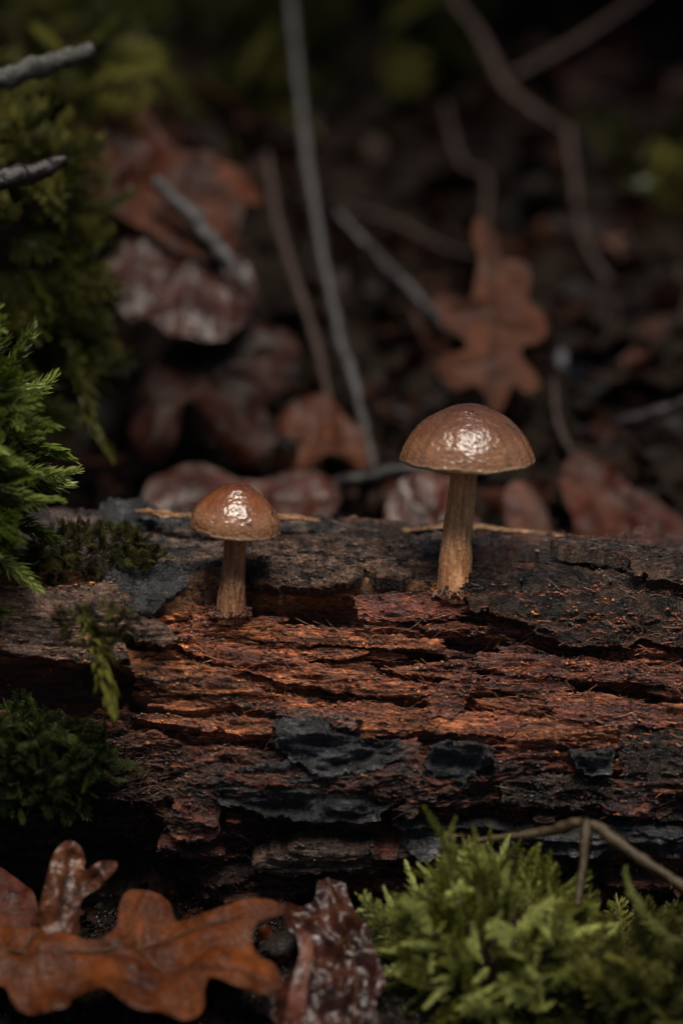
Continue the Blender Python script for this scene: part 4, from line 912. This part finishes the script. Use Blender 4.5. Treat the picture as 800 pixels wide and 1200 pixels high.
twig('thin reddish twig left of the long grey twig', [(312,180,15),(325,260,13),(350,340,11),(372,410,10),(392,500,8)], [0.078, 0.104, 0.111, 0.0975, 0.065], M_TWIG_B)
twig('short split grey stick lying on the shiny leaf', [(182,212,10),(210,240,9.6),(250,285,9.2),(290,335,8.6)], [0.143, 0.195, 0.195, 0.078], M_TWIG_G, 12, 60, .2)
twig('bent brown twig forked at the top of the bank', [(500,-40,22),(560,40,21),(590,100,20),(625,130,19),(665,158,19)], [0.127, 0.135, 0.148, 0.118, 0.106], M_TWIG_B, side=[([(600,90,20.5),(680,45,21),(760,-10,23)], [0.118, 0.101, 0.0845])])
twig('brown twig dropping down at the right below the fork', [(665,150,19),(672,210,18),(682,275,17),(712,330,16)], [0.106, 0.0845, 0.0929, 0.0845], M_TWIG_B)
twig('dark stick with a lit edge left of the upright oak leaf', [(395,250,14),(450,310,13),(500,360,12),(530,392,11)], [0.106, 0.152, 0.161, 0.0845], M_TWIG_D, side=[([(430,285,13.2),(480,335,12.4),(520,375,11.6)], [0.0423, 0.0507, 0.0338])])
twig('dark horizontal stick between the mushrooms behind the log', [(300,585,7.5),(360,572,7),(420,562,6.6),(480,550,6.4),(520,548,6.4)], [0.0975, 0.143, 0.176, 0.156, 0.0975], M_TWIG_D)
twig('grey slanted stick right of the taller mushroom', [(640,520,9.5),(680,505,9),(740,492,8.5),(820,468,8)], [0.0975, 0.13, 0.143, 0.163], M_TWIG_G if False else M_TWIG_D)
twig('thin brown stem leaning behind the taller mushroom', [(648,440,9),(655,500,8.4),(690,570,7.4),(700,620,6)], [0.052, 0.078, 0.0845, 0.065], M_TWIG_B)
twig('reddish twig lying across the litter under the upright leaf', [(280,468,8.6),(340,480,8.4),(400,505,8)], [0.052, 0.078, 0.052], M_TWIG_B)
twig('pale brown twig at the upper middle of the bank', [(395,240,19),(460,260,18),(520,290,17),(560,300,16)], [0.0592, 0.0761, 0.0845, 0.0592], M_TWIG_B)
twig('thin dark root arching in the upper right', [(520,120,21),(540,190,20),(570,210,19),(565,290,17)], [0.0634, 0.0845, 0.0845, 0.0634], M_TWIG_B)
twig('brown mossy stalk bent over the right moss', [(560,985,-3.8),(640,975,-4.2),(688,965,-4.6),(740,1000,-5.0),(820,1050,-5.6)], [.06, .11, .10, .10, .09], M_STALK, 10, 70, .2, name='stalk', cat='stalk', side=[([(688,960,-4.6),(684,1000,-4.9),(676,1060,-5.3)], [.1, .08, .06])])

# unseen trunk added above the bank to keep the hollow behind the log shaded
def added_shade_trunk():
    root = empty('added_shade_tree', (0, 25, 33), 'thick dark trunk added out of view above the bank to shade the hollow', 'added shade trunk')
    V, F = tube([(-70, 4, -2), (-25, 0, 0), (20, -1, 1), (75, 5, 6)], [8, 7.5, 7, 6.5], 40, 160, .06, .12, 5)
    build('trunk', V, F, M_TWIG_D, root)
    for k in range(7):
        x = -40 + 13*k; V, F = tube([(x, -4, -3), (x+2, -9, -3+k % 3), (x+5, -13, 1+k % 2*3)], [1.1, .8, .3], 10, 24, .15, .8, k); build('added_branch_stub', V, F, M_TWIG_D, root)
added_shade_trunk()
# pale stone and a knob added for a pale blurred light spot
def pebble(px, py, y, r, col, label, name='pebble', cat='stone', seed=0):
    c = at(px, py, y); a, b = 28, 18
    U, Wt = np.meshgrid(np.linspace(0, 2*np.pi, a, endpoint=False), np.linspace(.03, np.pi-.03, b), indexing='ij'); D = np.stack([np.cos(U)*np.sin(Wt), np.sin(U)*np.sin(Wt), np.cos(Wt)], -1)
    s = 1 + .25*fbm(D[..., 0]+seed, D[..., 1], D[..., 2], 3)
    m = mat_twig(name+'_surface', tuple(q*.7 for q in col), col, .35)
    o = build(name, (D*s[..., None]*np.array(r)).reshape(-1, 3), gridf(a, b, True, False), m); o.location = Vector(c)*K; tag(o, label, cat)
pebble(665, 445, 11, (.45, .4, .6), (.05, .056, .07), 'bluish grey wet stone right of the upright oak leaf', seed=1)
pebble(752, 218, 17, (.2, .18, .18), (.25, .27, .2), 'pale round knob added for a blurred light spot above the far right moss', 'blur_spot_knob', 'blurred light spot', seed=4)

# ------------------------------------------------------------------ loose litter nobody could count
def litter():
    V = []; F = []; C = []; base = 0
    for k in range(7600):
        z = rng.random()
        if z < .72: x = rng.uniform(-11, 11); y = 3.8 + 34*rng.random()**1.5; big = 1+y/25
        elif z < .9: x = rng.uniform(-8, 8); y = rng.uniform(-9, -1.5); big = .5
        else: x = rng.uniform(-40, 40); y = rng.uniform(-30, 70); big = 1.6
        if z >= .9 and abs(x) < 12 and -10 < y < 40: continue
        x *= (1+max(y, 0)/60); zz = float(ground_z(np.array(x), np.array(y)))
        L = rng.gamma(2., .2)*big + .1; W_ = L*(rng.uniform(.25, .8) if rng.random() < .65 else .07)
        d = rng.normal(size=3); d[2] = abs(d[2])*.6; d /= np.linalg.norm(d); s = np.cross(d, rng.normal(size=3)); s /= np.linalg.norm(s); u = np.cross(d, s)
        L *= 2.5 if W_ == L*.07 else 1; p = np.array([x, y, zz + .12 + .2*rng.random()*big]); n = 5
        for i in range(n):
            t = i/(n-1)-.5; wd = W_*math.sqrt(max(0, 1-(2*t)**2))*.5+.01
            cpt = p + d*L*t + u*L*.35*(t*t)
            for j in (-1, 0, 1):
                V.append(cpt + s*wd*j*(1+.2*rng.normal()) + u*(.12*W_*abs(j)) + rng.normal(0, .012, 3))
        for i in range(n-1):
            for j in range(2):
                b = base+i*3+j; F.append((b, b+3, b+4, b+1))
        c = [(.03, .014, .010), (.075, .03, .02), (.012, .010, .010), (.05, .045, .045), (.13, .05, .028), (.03, .035, .01)][int(rng.choice(6, p=[.28, .24, .22, .07, .10, .09]))]
        C += [np.array(c)*rng.uniform(.6, 1.4)]*15; base += 15
    tag(build('leaf_litter', np.array(V), np.array(F), M_LEAF, None, np.array(C)), 'dark wet leaf litter and crumbs covering the soil', None, None, 'stuff')
    # glistening soil crumbs under the log
    V = []; F = []; base = 0; ico = np.array([(1,0,0),(-1,0,0),(0,1,0),(0,-1,0),(0,0,1),(0,0,-1)], float); tf = [(0,2,4),(2,1,4),(1,3,4),(3,0,4),(2,0,5),(1,2,5),(3,1,5),(0,3,5)]
    for k in range(9000):
        x = rng.uniform(-8, 8); y = rng.uniform(-8.5, -.8); r = min(.09, rng.gamma(2, .018)+.018)
        zz = float(np.interp(y, GY, GZ)) if False else None
        V.append((x, y, r)); base += 1
    A = np.array(V); Z = ground_z(A[:, 0], A[:, 1]) + ridged(A[:, 0]*2.2, A[:, 1]*2.2, 1.0, 3)*.16
    P = np.stack([A[:, 0], A[:, 1], Z], 1)[:, None] + ico[None]*(A[:, 2][:, None, None]*rng.uniform(.6, 1.3, (len(A), 6, 1)))
    T = (np.arange(len(A))[:, None, None]*6 + np.array(tf)[None]).reshape(-1, 3)
    m = mat_twig('soil_crumb', (.008, .007, .007), (.03, .02, .018), .22)
    tag(build('soil_crumbs', P.reshape(-1, 3), T, m, None, None, smooth_=False), 'glistening dark soil crumbs in the gap under the log', None, None, 'stuff')
litter()
